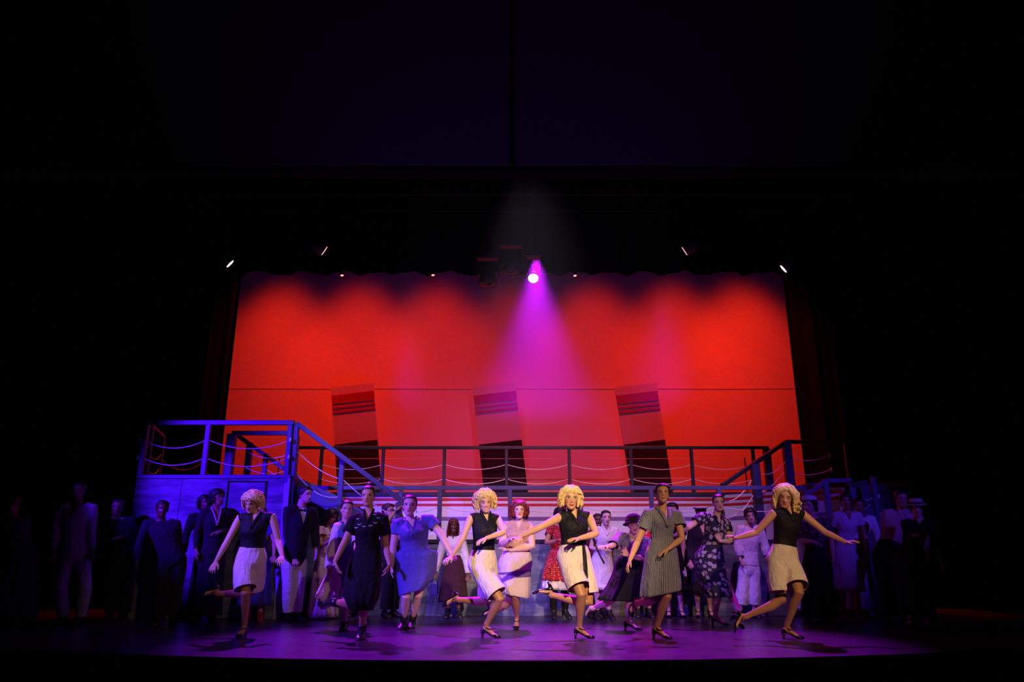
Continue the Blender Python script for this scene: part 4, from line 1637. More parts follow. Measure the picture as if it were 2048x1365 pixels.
        ph = [rng.uniform(0, 6.28) for _ in range(3)]
        th = np.linspace(0, 2 * np.pi, n, endpoint=False)
        V, G = [], []
        L = len(lv)
        dep = 0.0
        seq = [(i, 1.0) for i in range(L)] + [(i, .965) for i in range(L - 1, L - 1 - min(L, 2 * sub), -1)]
        hgt = 0.0
        for i, sc in seq:
            c, u, h, b = lv[i]
            t = i / (L - 1)
            f = unit(np.cross(u, npv((0, 0, 1))))
            w = 1 + amp * t ** 1.3 * (0.6 * np.cos(folds * th + ph[0]) + 0.4 * np.cos((folds * 2 + 1) * th + ph[1]) + .35 * np.cos(3 * th + ph[2]))
            w = w * sc
            cs_ = np.sign(np.cos(th)) * np.abs(np.cos(th)) ** .85
            sn_ = np.sign(np.sin(th)) * np.abs(np.sin(th)) ** .72
            P = c[None] + (cs_ * w * h)[:, None] * u[None] + (sn_ * w * b)[:, None] * f[None]
            V.append(P)
            zl = (c - lv[0][0])[2]
            G.append(np.stack([th * lv[min(L - 1, max(1, L // 2))][2], np.zeros(n), np.full(n, zl)], 1))
        V = np.concatenate(V)
        G = np.concatenate(G)
        F = []
        for i in range(len(seq) - 1):
            for j in range(n):
                q = (j + 1) % n
                F.append((i * n + j, i * n + q, (i + 1) * n + q, (i + 1) * n + j))
        F.append(tuple(range(n - 1, -1, -1)))
        return link_mesh(name, V, F, mat, s.root, attrs={'gco': G})

    def autoskirt(s, mat, hem, w0=1.06, w1=1.5, t_top=.34, ratio=.8, **kw):
        """a skirt round the hips to hem height (metres), width factors at hip and hem"""
        c, u, v = s.ring(t_top)
        hw = np.linalg.norm(u) + .012
        c2, u2, _ = s.ring(0.02)
        hw2 = (np.linalg.norm(u2) + .012) * w0
        n = 72
        feet = (s.legs['A'][2] + s.legs['B'][2]) / 2
        ch = npv((c2[0] * .5 + feet[0] * .5, c2[1] * .5 + feet[1] * .5, hem))
        seed = kw.get('seed', 1)
        folds, amp, name = kw.get('folds', 10), kw.get('amp', .10), kw.get('name', 'skirt')
        rng = random.Random(seed)
        ph = [rng.uniform(0, 6.28) for _ in range(3)]
        lv = []
        for t in np.linspace(0, 1, 6):
            lv.append((c * (1 - t) + c2 * t, hw * (1 - t) + hw2 * t))
        for t in np.linspace(0.1, 1, 10):
            lv.append((c2 * (1 - t) + ch * t, hw2 * (1 - t) + hw2 * w1 / w0 * t))
        th = np.linspace(0, 2 * np.pi, n, endpoint=False)
        V, G = [], []
        L = len(lv)
        seq = [(i, 1.0) for i in range(L)] + [(i, .965) for i in range(L - 1, L - 9, -1)]
        for i, sc in seq:
            c_, h = lv[i]
            t = i / (L - 1)
            w = (1 + amp * t ** 1.3 * (.6 * np.cos(folds * th + ph[0]) + .4 * np.cos((2 * folds + 1) * th + ph[1]) + .3 * np.cos(3 * th + ph[2]))) * sc
            V.append(c_[None] + (np.cos(th) * w * h)[:, None] * s.hlat[None] + (np.sin(th) * w * max(h * ratio, .115 * s.k * s.bd))[:, None] * s.hfw[None])
            G.append(np.stack([th * hw2, np.zeros(n), np.full(n, c_[2])], 1))
        F = []
        for i in range(len(seq) - 1):
            for j in range(n):
                q = (j + 1) % n
                F.append((i * n + j, i * n + q, (i + 1) * n + q, (i + 1) * n + j))
        F.append(tuple(range(n - 1, -1, -1)))
        return link_mesh(name, np.concatenate(V), F, mat, s.root, attrs={'gco': np.concatenate(G)})

    def legs_cloth(s, mat, frac=0.9, e=.022, hem=.03, t_top=.34, name='shorts', fold=True):
        """shorts (frac of the thigh) or trousers (frac 1..2 down the shin)"""
        mb = MB()
        mb.add(loft_vf([s.ring(t, .018 + .010 * min(1, max(0, (t_top - t) / .3))) for t in np.linspace(-.19, t_top + .05, 14)], 28))
        ends, chains = [], {}
        for q in 'AB':
            Hj, Kn, A, FD, FU, gr = s.legs[q]
            k = s.k * (0.45 + 0.55 * s.bw) * s.thick
            up_ = unit(s.P + s.ax * .10 - Hj) * .05
            if frac <= 1:
                end = Hj * (1 - frac) + Kn * frac
                pts = [Hj + up_, Hj, Hj * .75 + end * .25, Hj * .45 + end * .55, Hj * .2 + end * .8, end]
                rad = [.055 * k, .080 * k + e * .5, .087 * k + e * .8, .080 * k + e + hem * .35, .074 * k + e + hem * .7, (.086 - .028 * frac) * k + e + hem]
            else:
                f = frac - 1
                end = Kn * (1 - f) + A * f
                pts = [Hj + up_, Hj, Hj * .75 + Kn * .25, Hj * .5 + Kn * .5, Kn, Kn * .5 + end * .5, end]
                rad = [.055 * k, .080 * k + e * .6, .086 * k + e, .078 * k + e, .060 * k + e + hem * .5, .052 * k + e + hem, .044 * k + e + hem]
            chains[q] = list(zip(pts[1:], rad[1:]))
            d = unit(pts[-1] - pts[-2])
            ends.append((pts[-1].copy(), d, q, rad[-1]))
            pts[-1] = pts[-1] + d * .022
            mb.add(tube_vf(pts, rad, 20, False))
        hips = [(s.P + (s.N - s.P) * t, .10 * s.k * s.bw) for t in (-.15, .3)]
        hm = [(p_, d_, chains[q] + [(p_ + d_ * .05, r_)], [chains['B' if q == 'A' else 'A']]) for p_, d_, q, r_ in ends]
        hm.append((s.ring(t_top)[0], s.ax, [(s.ring(.2)[0], .12), (s.ring(t_top + .1)[0], .12)], []))
        return s.cloth_part(name, mb, mat, None, 7, None, hems=hm)

    # -------------------------------------------------------------- hair and hats
    def L(s, x, y, z):
        return s.hc + s.k_head * (s.hl * x + s.hf * y + s.hu * z)

    def scalp_vf(s, t=.009, drop=0.0, z_nape=-.085):
        """hair close to the skull, ending along a hairline"""
        k = s.k_head
        tab = np.array(HEADZ)
        n = 48
        zs = np.concatenate([np.linspace(z_nape - .02, .06, 26), np.linspace(.068, .112, 8), [.1135]])
        V = []
        for z in zs:
            a, yf, yb = (np.interp(z, tab[:, 0], tab[:, i]) for i in (1, 2, 3))
            if z > .113:
                a, yf, yb = .006, -.006, -.018
            yc = min(-0.01, (yf + yb) / 2) if z > -.06 else (yf + yb) / 2
            for i in range(n):
                ang = 2 * math.pi * i / n
                cc, ss = math.cos(ang), math.sin(ang)
                psi = abs(math.degrees(math.atan2(ss, cc)))
                zh = np.interp(psi, [0, 35, 55, 70, 84, 100, 125, 180], [.073 - drop, .070 - drop, .056 - drop, .022, -.012, -.03, -.07, z_nape])
                off = t * min(1, max(0, (z - zh) / .010)) - .010 * min(1, max(0, (zh - z) / .008))
                x = (a + off) * math.copysign(abs(ss) ** .88, ss)
                y = yc + ((yf - yc + off) if cc > 0 else (yc - yb + off)) * math.copysign(abs(cc) ** .9, cc)
                V.append(s.L(x, y, z + max(0, off) * max(0, (z - .06) / .05)))
        F = []
        for r in range(len(zs) - 1):
            for i in range(n):
                j = (i + 1) % n
                F.append((r * n + j, r * n + i, (r + 1) * n + i, (r + 1) * n + j))
        F.append(tuple(range(len(zs) * n - 1, (len(zs) - 1) * n - 1, -1)))
        return V, F

    def cap_vf(s, c=(0, -.020, .034), r=(.0815, .100, .087), n=28, m=18):
        k = s.k_head
        return ellipsoid_vf(s.L(*c), (s.hl * r[0] * k, s.hf * r[1] * k, s.hu * r[2] * k), n, m)

    def curls(s, mb, n, rx, ry, z0, z1, psi0, size, rad, seed=0, c=(0, -.02)):
        rng = random.Random(seed)
        k = s.k_head
        for i in range(n):
            z = rng.uniform(z0, z1)
            lo = psi0 if z < .06 else 8
            psi = math.radians(rng.uniform(lo, 360 - lo))
            shrink = math.sqrt(max(.12, 1 - (max(0, z - .02) / .118) ** 2)) * (1 - .9 * max(0, -.03 - z))
            x = rx * math.sin(psi) * shrink
            y = c[1] + ry * math.cos(psi) * shrink
            p = s.L(x, y, z)
            nrm = unit(s.hl * x / rx ** 2 + s.hf * (y - c[1]) / ry ** 2 + s.hu * max(0, z - .03) / .1 ** 2)
            a = unit(np.cross(nrm, npv((rng.uniform(-1, 1), rng.uniform(-1, 1), rng.uniform(-.3, 1)))))
            b = np.cross(nrm, a)
            q = size * rng.uniform(.7, 1.25) * k
            st = rng.uniform(0, 6.28)
            pts = []
            for j in range(9):
                t = st + j * .72
                pts.append(p + (a * math.cos(t) + b * math.sin(t)) * q + nrm * (.35 * q * math.sin(t * .5) + .004 * j / 8))
            mb.add(tube_vf(pts, [rad * k * (.8 + .2 * math.sin(j / 8 * math.pi)) for j in range(9)], 6))

    def hair(s, mat, kind='slick', seed=0, vol=1.0):
        mb = MB()
        k = s.k_head
        nf = 0.5 if s.lo else 1.0
        if kind in ('wig', 'curly'):
            mb.add(s.scalp_vf(.020, .006))
            for sg in (-1, 1):      # parted waves over the brow
                mb.add(tube_vf([s.L(sg * .004, .045, .112), s.L(sg * .032, .078, .088), s.L(sg * .062, .058, .056), s.L(sg * .080, .028, .016), s.L(sg * .084, .012, -.03), s.L(sg * .076, .008, -.068)],
                               [x * k for x in (.014, .021, .023, .021, .020, .014)], 10))
                mb.add(tube_vf([s.L(sg * .006, .0, .130), s.L(sg * .050, .040, .112), s.L(sg * .090, .020, .066), s.L(sg * .104, -.01, .0), s.L(sg * .098, -.02, -.05)],
                               [x * k for x in (.018, .026, .030, .028, .020)], 10))
            mb.add(ellipsoid_vf(s.L(0, -.055, -.02), (s.hl * .080 * k * vol, s.hf * .062 * k, s.hu * .062 * k), 18, 10))
            s.curls(mb, int(150 * nf), .116 * vol, .118 * vol, -.082, .085, 58, .017, .0066, seed)
            s.curls(mb, int(130 * nf), .128 * vol, .126 * vol, -.065, .095, 64, .016, .0046, seed + 9)
            s.curls(mb, int(90 * nf), .108 * vol, .112 * vol, .06, .135, 40, .016, .0052, seed + 50)
        elif kind == 'waves':       # shoulder-length wig of loose rolls
            mb.add(s.scalp_vf(.024, .004))
            for sg in (-1, 1):
                mb.add(tube_vf([s.L(-.012, .048, .120), s.L(sg * .038, .078, .094), s.L(sg * .074, .060, .056), s.L(sg * .094, .032, .004), s.L(sg * .098, .016, -.05), s.L(sg * .094, .01, -.10)],
                               [x * k for x in (.016, .026, .029, .028, .026, .018)], 10))
                mb.add(tube_vf([s.L(0, -.01, .132), s.L(sg * .055, .035, .112), s.L(sg * .098, .015, .06), s.L(sg * .114, -.01, -.01), s.L(sg * .110, -.02, -.08)],
                               [x * k for x in (.018, .027, .031, .030, .022)], 10))
            mb.add(ellipsoid_vf(s.L(0, -.06, -.05), (s.hl * .10 * k, s.hf * .065 * k, s.hu * .09 * k), 18, 10))
            s.curls(mb, 120, .120, .118, -.125, .03, 60, .024, .0105, seed)
            for q in range(7):       # big rolls at the ends
                p_ = s.L(.105 + .02 * math.sin(q * 2.1), .02 - .03 * (q % 3), -.02 - .018 * q)
                mb.add(tube_vf([p_ + k * (s.hf * .020 * math.cos(t) + s.hu * .020 * math.sin(t) + s.hl * .006 * t) for t in np.linspace(0, 6.5, 12)], [.010 * k] * 12, 7))
        elif kind in ('slick', 'bun', 'pony', 'lowbun'):
            mb.add(s.scalp_vf(.009))
            if kind == 'bun':
                mb.add(ellipsoid_vf(s.L(.004, -.045, .135), (s.hl * .036 * k, s.hf * .034 * k, s.hu * .028 * k), 14, 8))
                s.curls(mb, 16, .036, .034, .115, .150, 0, .012, .006, seed, (0, -.045))
            elif kind == 'lowbun':
                mb.add(ellipsoid_vf(s.L(0, -.118, -.02), (s.hl * .042 * k, s.hf * .032 * k, s.hu * .038 * k), 14, 8))
            elif kind == 'pony':
                mb.add(tube_vf([s.L(.02, -.10, -.01), s.L(.045, -.11, -.07), s.L(.06, -.085, -.14), s.L(.062, -.06, -.21)], [.024 * k, .028 * k, .024 * k, .010 * k], 12))
        elif kind == 'short':
            mb.add(s.scalp_vf(.013))
            rng = random.Random(seed)
            for i in range(int(46 * nf)):
                x = rng.uniform(-.060, .060)
                y = rng.uniform(-.03, .060)
                zt = .118 - abs(x) ** 2 * 8 - max(0, y) ** 2 * 7
                p = s.L(x, y, zt)
                mb.add(tube_vf([p, p + k * (s.hl * .018 + s.hf * .008 - s.hu * .002), p + k * (s.hl * .032 + s.hf * .014 - s.hu * .012)], [.009 * k, .009 * k, .005 * k], 6))
        elif kind == 'long':
            mb.add(s.scalp_vf(.014, .006))
            mb.add(loft_vf([(s.L(0, -.05, z), s.hl * a * k, s.hf * b * k) for z, a, b in ((.05, .082, .06), (0, .088, .058), (-.06, .092, .054), (-.13, .092, .046), (-.19, .078, .034), (-.215, .055, .02))], 20))
            for sg in (-1, 1):
                mb.add(tube_vf([s.L(sg * .01, .05, .108), s.L(sg * .045, .068, .075), s.L(sg * .073, .04, .03), s.L(sg * .083, .018, -.04), s.L(sg * .088, .02, -.12), s.L(sg * .085, .025, -.19)], [.014 * k, .020 * k, .020 * k, .022 * k, .022 * k, .010 * k], 10))
        elif kind == 'full':        # big soft dark hair pinned at the nape
            mb.add(s.scalp_vf(.022, .004))
            s.curls(mb, int(120 * nf), .094, .108, -.07, .10, 70, .018, .009, seed)
            mb.add(ellipsoid_vf(s.L(0, -.085, -.045), (s.hl * .075 * k, s.hf * .05 * k, s.hu * .06 * k), 14, 8))
        elif kind == 'bob':
            mb.add(s.scalp_vf(.018, .010))
            mb.add(loft_vf([(s.L(0, -.035, z), s.hl * a * k, s.hf * b * k) for z, a, b in ((.04, .084, .070), (0, .086, .068), (-.04, .084, .060), (-.07, .074, .046))], 20))
            s.curls(mb, int(40 * nf), .09, .10, .0, .09, 40, .022, .009, seed)
        o = link_mesh('hair', mb.arr(), mb.F, mat, s.root)
        return o

    def hat(s, kind, mat, mat2=None):
        k = s.k_head
        mb = MB()
        if kind == 'cloche':
            R = [(.004, .140, .146, -.006, .040), (.010, .141, .147, -.006, .040), (.024, .118, .130, -.010, .034), (.040, .104, .119, -.014, .028), (.070, .100, .114, -.018, .020), (.100, .090, .104, -.018, .012), (.122, .068, .080, -.018, .006), (.136, .034, .04, -.018, 0), (.140, .01, .012, -.018, 0)]
            cl = lambda z, a, b, y, t: (s.L(0, y, z), s.hl * a * k, (s.hf * b + s.hu * t) * k)
            mb.add(loft_vf([cl(*r) for r in R], 30))
            o = link_mesh('hat', mb.arr(), mb.F, mat, s.root)
            link_mesh('hat_band', *loft_vf([cl(.042, .107, .122, -.014, .028), cl(.068, .103, .117, -.018, .020)], 30), mat2 or mat, o)
        elif kind == 'peaked':
            o = link_mesh('hat', *loft_vf([(s.L(0, y, z), s.hl * a * k, s.hf * b * k) for z, a, b, y in ((.085, .090, .106, -.012), (.098, .118, .135, -.01), (.112, .128, .142, -.008), (.126, .10, .115, -.01), (.131, .04, .05, -.01))], 28), mat, s.root)
            link_mesh('hat_band', *loft_vf([(s.L(0, -.014, z), s.hl * .091 * k, s.hf * .107 * k) for z in (.052, .09)], 28), mat2, o)
            link_mesh('visor', *loft_vf([(s.L(0, .075, .054), s.hl * .074 * k, s.hf * .03 * k), (s.L(0, .112, .046), s.hl * .062 * k, s.hf * .034 * k), (s.L(0, .118, .042), s.hl * .058 * k, s.hf * .034 * k)], 20), mat2, o)
            link_mesh('badge', *ellipsoid_vf(s.L(0, .098, .075), (s.hl * .016 * k, s.hf * .006 * k, s.hu * .014 * k), 8, 6), plain('gold_badge', (0.6, 0.4, 0.1), .35, .8), o)
        elif kind == 'sailor':
            o = link_mesh('hat', *loft_vf([(s.L(0, -.02, z), s.hl * a * k, s.hf * b * k) for z, a, b in ((.075, .096, .110), (.078, .104, .118), (.115, .108, .122), (.117, .098, .112), (.135, .085, .095), (.15, .05, .055), (.154, .01, .01))], 28), mat, s.root)
        elif kind == 'brim':
            R = [(.045, .135, .145, -.01), (.052, .132, .142, -.01), (.058, .10, .115, -.015), (.10, .088, .104, -.018), (.125, .07, .085, -.018), (.132, .02, .02, -.018)]
            o = link_mesh('hat', *loft_vf([(s.L(0, y, z), s.hl * a * k, s.hf * b * k) for z, a, b, y in R], 28), mat, s.root)
            link_mesh('hat_band', *loft_vf([(s.L(0, -.016, z), s.hl * a * k, s.hf * b * k) for z, a, b in ((.058, .102, .117), (.082, .095, .111))], 28), mat2, o)
        return o

    def earrings(s, mat):
        for sg in (-1, 1):
            p = s.L(sg * .078, -.01, -.055)
            n = 14
            pts = [p + (s.hu * math.cos(6.283 * i / n) + s.hf * math.sin(6.283 * i / n)) * .02 for i in range(n + 1)]
            link_mesh('earring', *tube_vf(pts, .004, 6, False), mat, s.root)


# ------------------------------------------------------------------ skin, cloth and hair stock
TAN = (0.56, 0.33, 0.21)
FAIR = (0.66, 0.42, 0.30)
PALE = (0.72, 0.50, 0.40)
DEEP = (0.13, 0.055, 0.03)
BRN = (0.36, 0.19, 0.11)
patent = plain('black_patent_leather', (0.008, 0.008, 0.009), 0.16, spec=0.6, grain=0.0)
leather = plain('black_leather', (0.012, 0.011, 0.012), 0.35, spec=0.5)
blue_shoe = plain('blue_leather', (0.03, 0.05, 0.30), 0.3)
HOSE = (0.40, 0.20, 0.10)
navy_top = cloth('navy_crepe', (0.006, 0.0065, 0.013), 0.7, sheen=0.0)
white_short = cloth('cream_cotton', (0.68, 0.62, 0.56), 0.85)
black_cloth = cloth('black_crepe', (0.006, 0.0055, 0.007), 0.85, sheen=0.0)
blonde = hair_mat('blonde_hair', (0.88, 0.66, 0.29))
dark_hair = hair_mat('dark_brown_hair', (0.022, 0.012, 0.009))
black_hair = hair_mat('black_hair', (0.010, 0.008, 0.009))
brown_hair = hair_mat('brown_hair', (0.07, 0.03, 0.018))
red_hair = hair_mat('red_hair', (0.20, 0.022, 0.020))
auburn_hair = hair_mat('auburn_hair', (0.16, 0.022, 0.012))
silver = plain('silver_metal', (0.7, 0.7, 0.72), 0.3, 1.0)

FRONT = 'blonde-wigged dancers in navy tops and white shorts'


def sash(p, pts, w=.017, name='sash'):
    q = [npv(a) for a in pts]
    link_mesh(name, *tube_vf(q, [w] * (len(q) - 1) + [w * 1.1], 8, True, (p.tf, .3)), navy_top, p.root, attrs={'gco': np.zeros((len(tube_vf(q, [w] * len(q), 8)[0]), 3))})


def dancer(p, kind='wig', seed=1, tie='left', garter=False, **kw):
    p.top(navy_top, t0=kw.get('t0', .22), sl=0, vneck=.12, vw=.055, e=.013, e0=.02)
    p.vstrips(navy_top, .12, .017, .035, .058, 'collar', .020)
    p.legs_cloth(white_short, kw.get('frac', .86), kw.get('e', .026), kw.get('hem', .034), .30, 'shorts')
    p.both_shoes(patent, 'pump')
    p.hair(blonde, kind, seed)
    b = p.ring(.90)
    c = b[0] + b[2] * 1.12
    if tie == 'bow':                     # short knotted ends at the neckline
        for sg, q in ((1, .055), (1, .085)):
            e_ = p.N + p.slat * sg * q - p.ax * (.21 + q * .4) + p.tf * .135
            sash(p, [p.N - p.ax * .12 + p.tf * .105 + p.slat * .004, p.N - p.ax * .155 + p.tf * .135 + p.slat * sg * q * .7, e_], .024, 'neck_tie')
    for sg in (1,):
        base, _, f = p.ring(.30)
    return p


# 1 far left blonde dancer, head bent
p = Person('blonde curly-wigged dancer at the far left looking down, arms hanging away from her hips', (506, 1006), gy=1277, gx=484, th=2, H=1.62, face=(-10, 24, 3),
           nk=(512, 1032), pv=(500, 1121), sA=(479, 1038), sB=(545, 1035), armA=((456, 1081, '-'), (432, 1124, '-'), (420, 1146, '-')), armB=((556, 1082, '-'), (564, 1112, '-'), (561, 1131, '-')),
           legA=('g', (491, 1187), (483, 1276), -5), legB=('r', (505, 1184, '+'), (436, 1189, '+'), (403, 1215, '-')), dyn=-0.06, bw=1.04, group=FRONT,
           tone=skin('fair_skin_eyes_down', FAIR, eyes='down', mouth='closed', tights=HOSE))
dancer(p, 'wig', 11)

# 4 middle blonde dancer
p = Person('blonde curly-wigged dancer left of centre smiling down, one hand across her waist', (970, 1004), gy=1277, gx=980, th=28, H=1.64, face=(12, 14, -4), hs=1.07,
           nk=(969, 1032), pv=(966, 1131), sA=(941, 1037), sB=(996, 1039), armA=((924, 1080, '-'), (903, 1114, '-'), (885, 1127, '-')), armB=((1007, 1066, '-'), (973, 1077, '-'), (949, 1087, '-')),
           legA=('g', (1000, 1199), (981, 1277), 72), legB=('r', (975, 1201, '+'), (917, 1201, '+'), (899, 1226, '+')), bw=.98, group=FRONT, curl=.45,
           tone=skin('fair_skin_smiling_down', FAIR, eyes='down', mouth='smile', tights=HOSE))
dancer(p, 'wig', 4, tie='bow')

# 5 centre-right blonde dancer
p = Person('blonde curly-wigged dancer right of centre with open mouth, arm stretched to the left', (1141, 999), gy=1278, gx=1168, th=16, H=1.68, face=(4, 0, 4),
           nk=(1146, 1028), pv=(1148, 1118), sA=(1119, 1036), sB=(1178, 1034), armA=((1082, 1055, '-'), (1041, 1074, '-'), (1027, 1090, '-')), armB=((1192, 1069, '-'), (1157, 1078, '-'), (1134, 1080, '-')),
           legA=('g', (1163, 1190), (1168, 1278), 74), legB=('r', (1178, 1205, '+'), (1102, 1191, '+'), (1074, 1210, '+')), bw=1.12, group=FRONT, hs=1.12,
           tone=skin('tan_skin_open_mouth', (0.60, 0.35, 0.22), eyes='open', mouth='open', tights=HOSE))
dancer(p, 'wig', 5, frac=.80)
b = p.ring(.30)
sash(p, [b[0] + b[1] * .55 + b[2] * 1.05, at(1170, 1110, b[0][1] - .16), at(1172, 1132, b[0][1] - .17), at(1173, 1156, b[0][1] - .16)], .017)
sash(p, [p.SB - p.ax * .16 + p.slat * .02, at(1190, 1090, p.Y + .02), at(1200, 1112, p.Y + .03), at(1208, 1127, p.Y + .05)], .010)

# 8 far right blonde dancer
p = Person('blonde dancer at the far right in a shoulder-length waved wig, both arms spread low', (1569, 995), gy=1279, gx=1586, th=14, H=1.66, face=(-22, 12, 12), hs=1.10,
           nk=(1575, 1021), pv=(1566, 1123), sA=(1547, 1028), sB=(1606, 1030), armA=((1512, 1066, '-'), (1471, 1077, '-'), (1453, 1069, '-')), armB=((1651, 1066, '-'), (1693, 1086, '-'), (1720, 1081, '-')),
           legB=('g', (1598, 1186), (1586, 1279), 70), legA=('r', (1563, 1200, '-'), (1491, 1235, '+'), (1493, 1270, '+')), bw=1.02, group=FRONT,
           tone=skin('tan_skin_eyes_down', (0.58, 0.33, 0.20), eyes='down', mouth='closed', lips=(.55, .02, .02), tights=HOSE))
dancer(p, 'waves', 8, frac=.80)
Hj, Kn = p.legs['A'][0], p.legs['A'][1]
g = Hj * .14 + Kn * .86
gb = MB().add(tube_vf([g, g + unit(Kn - Hj) * .035], [.066, .063], 18, False))
link_mesh('garter', gb.arr(), gb.F, black_cloth, p.root)

# 2 black dress
p = Person('woman in a black dress with white scalloped trim kicking one boot back', (737, 994), gy=1282, gx=721, th=4, H=1.66, face=(2, 0, 0),
           nk=(738, 1026), pv=(733, 1133), sA=(708, 1041), sB=(766, 1039), armA=((688, 1087, '-'), (670, 1124, '-'), (680, 1155, '-')), armB=((772, 1097, '-'), (779, 1130, '-'), (766, 1160, '-')),
           legB=('g', (727, 1203), (721, 1281), -4), legA=('r', (715, 1205, '-'), (667, 1206, '+'), (648, 1226, '+')), bw=1.02, shoes='boot', tone=skin('warm_skin', (0.58, 0.34, 0.22), mouth='closed', tights=HOSE))
p.top(black_cloth, t0=.26, sl=.55, slr=.018, vneck=.13, vw=.05, e=.013, name='bodice', flare=.012)
p.skirt(black_cloth, [(711, 1094, 760, 1093), (699, 1128, 763, 1128), (690, 1165, 763, 1168), (692, 1190, 759, 1196), (704, 1219, 746, 1220)], .78, 7, .07, waist=.30)
p.vstrips(black_cloth, .13, .013, .03, .055, 'collar', .018)
p.both_shoes(leather, 'boot')
p.hair(dark_hair, 'bun', 2)
mb = MB()
for i, (x, z) in enumerate([(-.115, -.06), (-.085, -.125), (-.03, -.15), (.04, -.145), (.09, -.115), (.118, -.06), (-.12, -.16), (.075, -.02)]):
    a, b, o = p.prof(1 + z / np.linalg.norm(p.N - p.P))
    pts = []
    for t in np.linspace(-1, 1, 7):
        xx = x + .022 * t
        yy = o + (b + .020) * math.sqrt(max(.12, 1 - min(.9, (xx / (a + .02)) ** 2)))
        pts.append(p.N + p.slat * xx + p.ax * (z - .010 * (1 - t * t)) + p.tf * yy)
    mb.add(tube_vf(pts, [.0015, .0035, .005, .0055, .005, .0035, .0015], 6))
link_mesh('scalloped_trim', mb.arr(), mb.F, cloth('white_trim', (.8, .78, .72), wrinkle=0), p.root)

# 3 blue wrap dress
blue_dress = cloth('royal_blue_jersey', (0.085, 0.075, 0.34), 0.7)
p = Person('woman in a royal blue wrap dress and ankle boots stepping forward', (820, 1013), gy=1260, gx=812, th=12, H=1.62, face=(4, -2, 2),
           nk=(821, 1040), pv=(834, 1128), sA=(794, 1050), sB=(862, 1042), armA=((786, 1095, '-'), (784, 1134, '-'), (782, 1159, '-')), armB=((884, 1074, '-'), (901, 1107, '-'), (914, 1121, '-')),
           legA=('g', (812, 1195), (804, 1260), -15), legB=('g', (836, 1192), (823, 1258), 0), bw=1.42, bd=1.35, bust=1.2, shoes='boot', thick=.86, armk=1.2, hs=1.22,
           tone=skin('pale_skin', PALE, mouth='closed', lips=(.35, .02, .05)))
p.top(blue_dress, t0=.28, sl=.42, slr=.018, vneck=.22, vw=.075, e=.014, name='bodice', flare=.006)
p.vstrips(blue_dress, .22, .012, .03, .078, 'collar', .016, .03)
p.skirt(blue_dress, [(797, 1082, 868, 1080), (792, 1108, 876, 1104), (794, 1145, 873, 1140), (798, 1170, 864, 1162), (802, 1192, 850, 1178)], .8, 6, .05, waist=.32)
p.both_shoes(leather, 'boot')
p.hair(brown_hair, 'lowbun', 3)
p.earrings(silver)

# 6 striped dress, cropped hair
stripe = cloth('black_white_stripe', (0.030, 0.034, 0.050), 0.8, 'stripe', (0.36, 0.41, 0.52))
p = Person('dancer with cropped hair in a grey pinstriped dress, chin raised', (1324, 990), gy=1279, gx=1324, th=14, H=1.70, face=(-6, -12, 3),
           nk=(1325, 1021), pv=(1323, 1107), sA=(1297, 1030), sB=(1354, 1032), armA=((1274, 1087, '-'), (1260, 1121, '-'), (1250, 1147, '-')), armB=((1364, 1078, '-'), (1337, 1098, '-'), (1312, 1111, '-')),
           legB=('g', (1333, 1194), (1324, 1279), 58), legA=('r', (1306, 1198, '-'), (1275, 1207, '+'), (1267, 1238, '+')), bw=1.0,
           tone=skin('warm_skin_open_mouth', (0.60, 0.34, 0.22), mouth='open', lips=(.42, .06, .05), tights=HOSE))
p.top(stripe, t0=.26, sl=.48, slr=.022, vneck=.17, vw=.06, e=.014, name='bodice', flare=.016)
p.vstrips(stripe, .17, .024, .02, .075, 'lapel', .020)
p.skirt(stripe, [(1301, 1079, 1350, 1077), (1291, 1106, 1354, 1103), (1286, 1140, 1358, 1138), (1281, 1172, 1360, 1164), (1280, 1196, 1359, 1180)], .8, 8, .08, waist=.30)
p.both_shoes(patent, 'pump')
p.hair(dark_hair, 'short', 6)

# 7 floral dress
floral = cloth('navy_floral', (0.014, 0.012, 0.035), 0.75, 'floral', (0.42, 0.38, 0.46), color3=(0.12, 0.10, 0.15))
p = Person('woman in a dark floral dress with a slit, palm raised, one leg stretched out', (1436, 1007), gy=1253, gx=1440, th=22, H=1.66, face=(-6, 0, -3),
           nk=(1433, 1034), pv=(1420, 1115), sA=(1406, 1034), sB=(1451, 1044), armA=((1377, 1056, '-'), (1353, 1070, '+'), (1338, 1078, '+')), armB=((1461, 1084, '-'), (1440, 1083, '-'), (1430, 1063, '-')), palmB=(0, -1, 0),
           legA=('g', (1436, 1190), (1440, 1252), 70), legB=('r', (1458, 1181, '-'), (1481, 1232, '-'), (1500, 1247, '-')), bw=1.02,
           tone=skin('pale_skin_smile', PALE, mouth='open', lips=(.40, .02, .10)))
p.top(floral, t0=.26, sl=.5, slr=.02, vneck=.17, vw=.055, e=.014, name='bodice', flare=.012)
p.vstrips(floral, .17, .020, .03, .06, 'collar', .018)
p.skirt(floral, [(1389, 1086, 1444, 1085), (1388, 1112, 1447, 1115), (1391, 1145, 1451, 1150), (1400, 1175, 1457, 1172), (1409, 1196, 1461, 1192)], .78, 6, .05, waist=.30)
p.both_shoes(patent, 'pump')
p.hair(dark_hair, 'pony', 7)

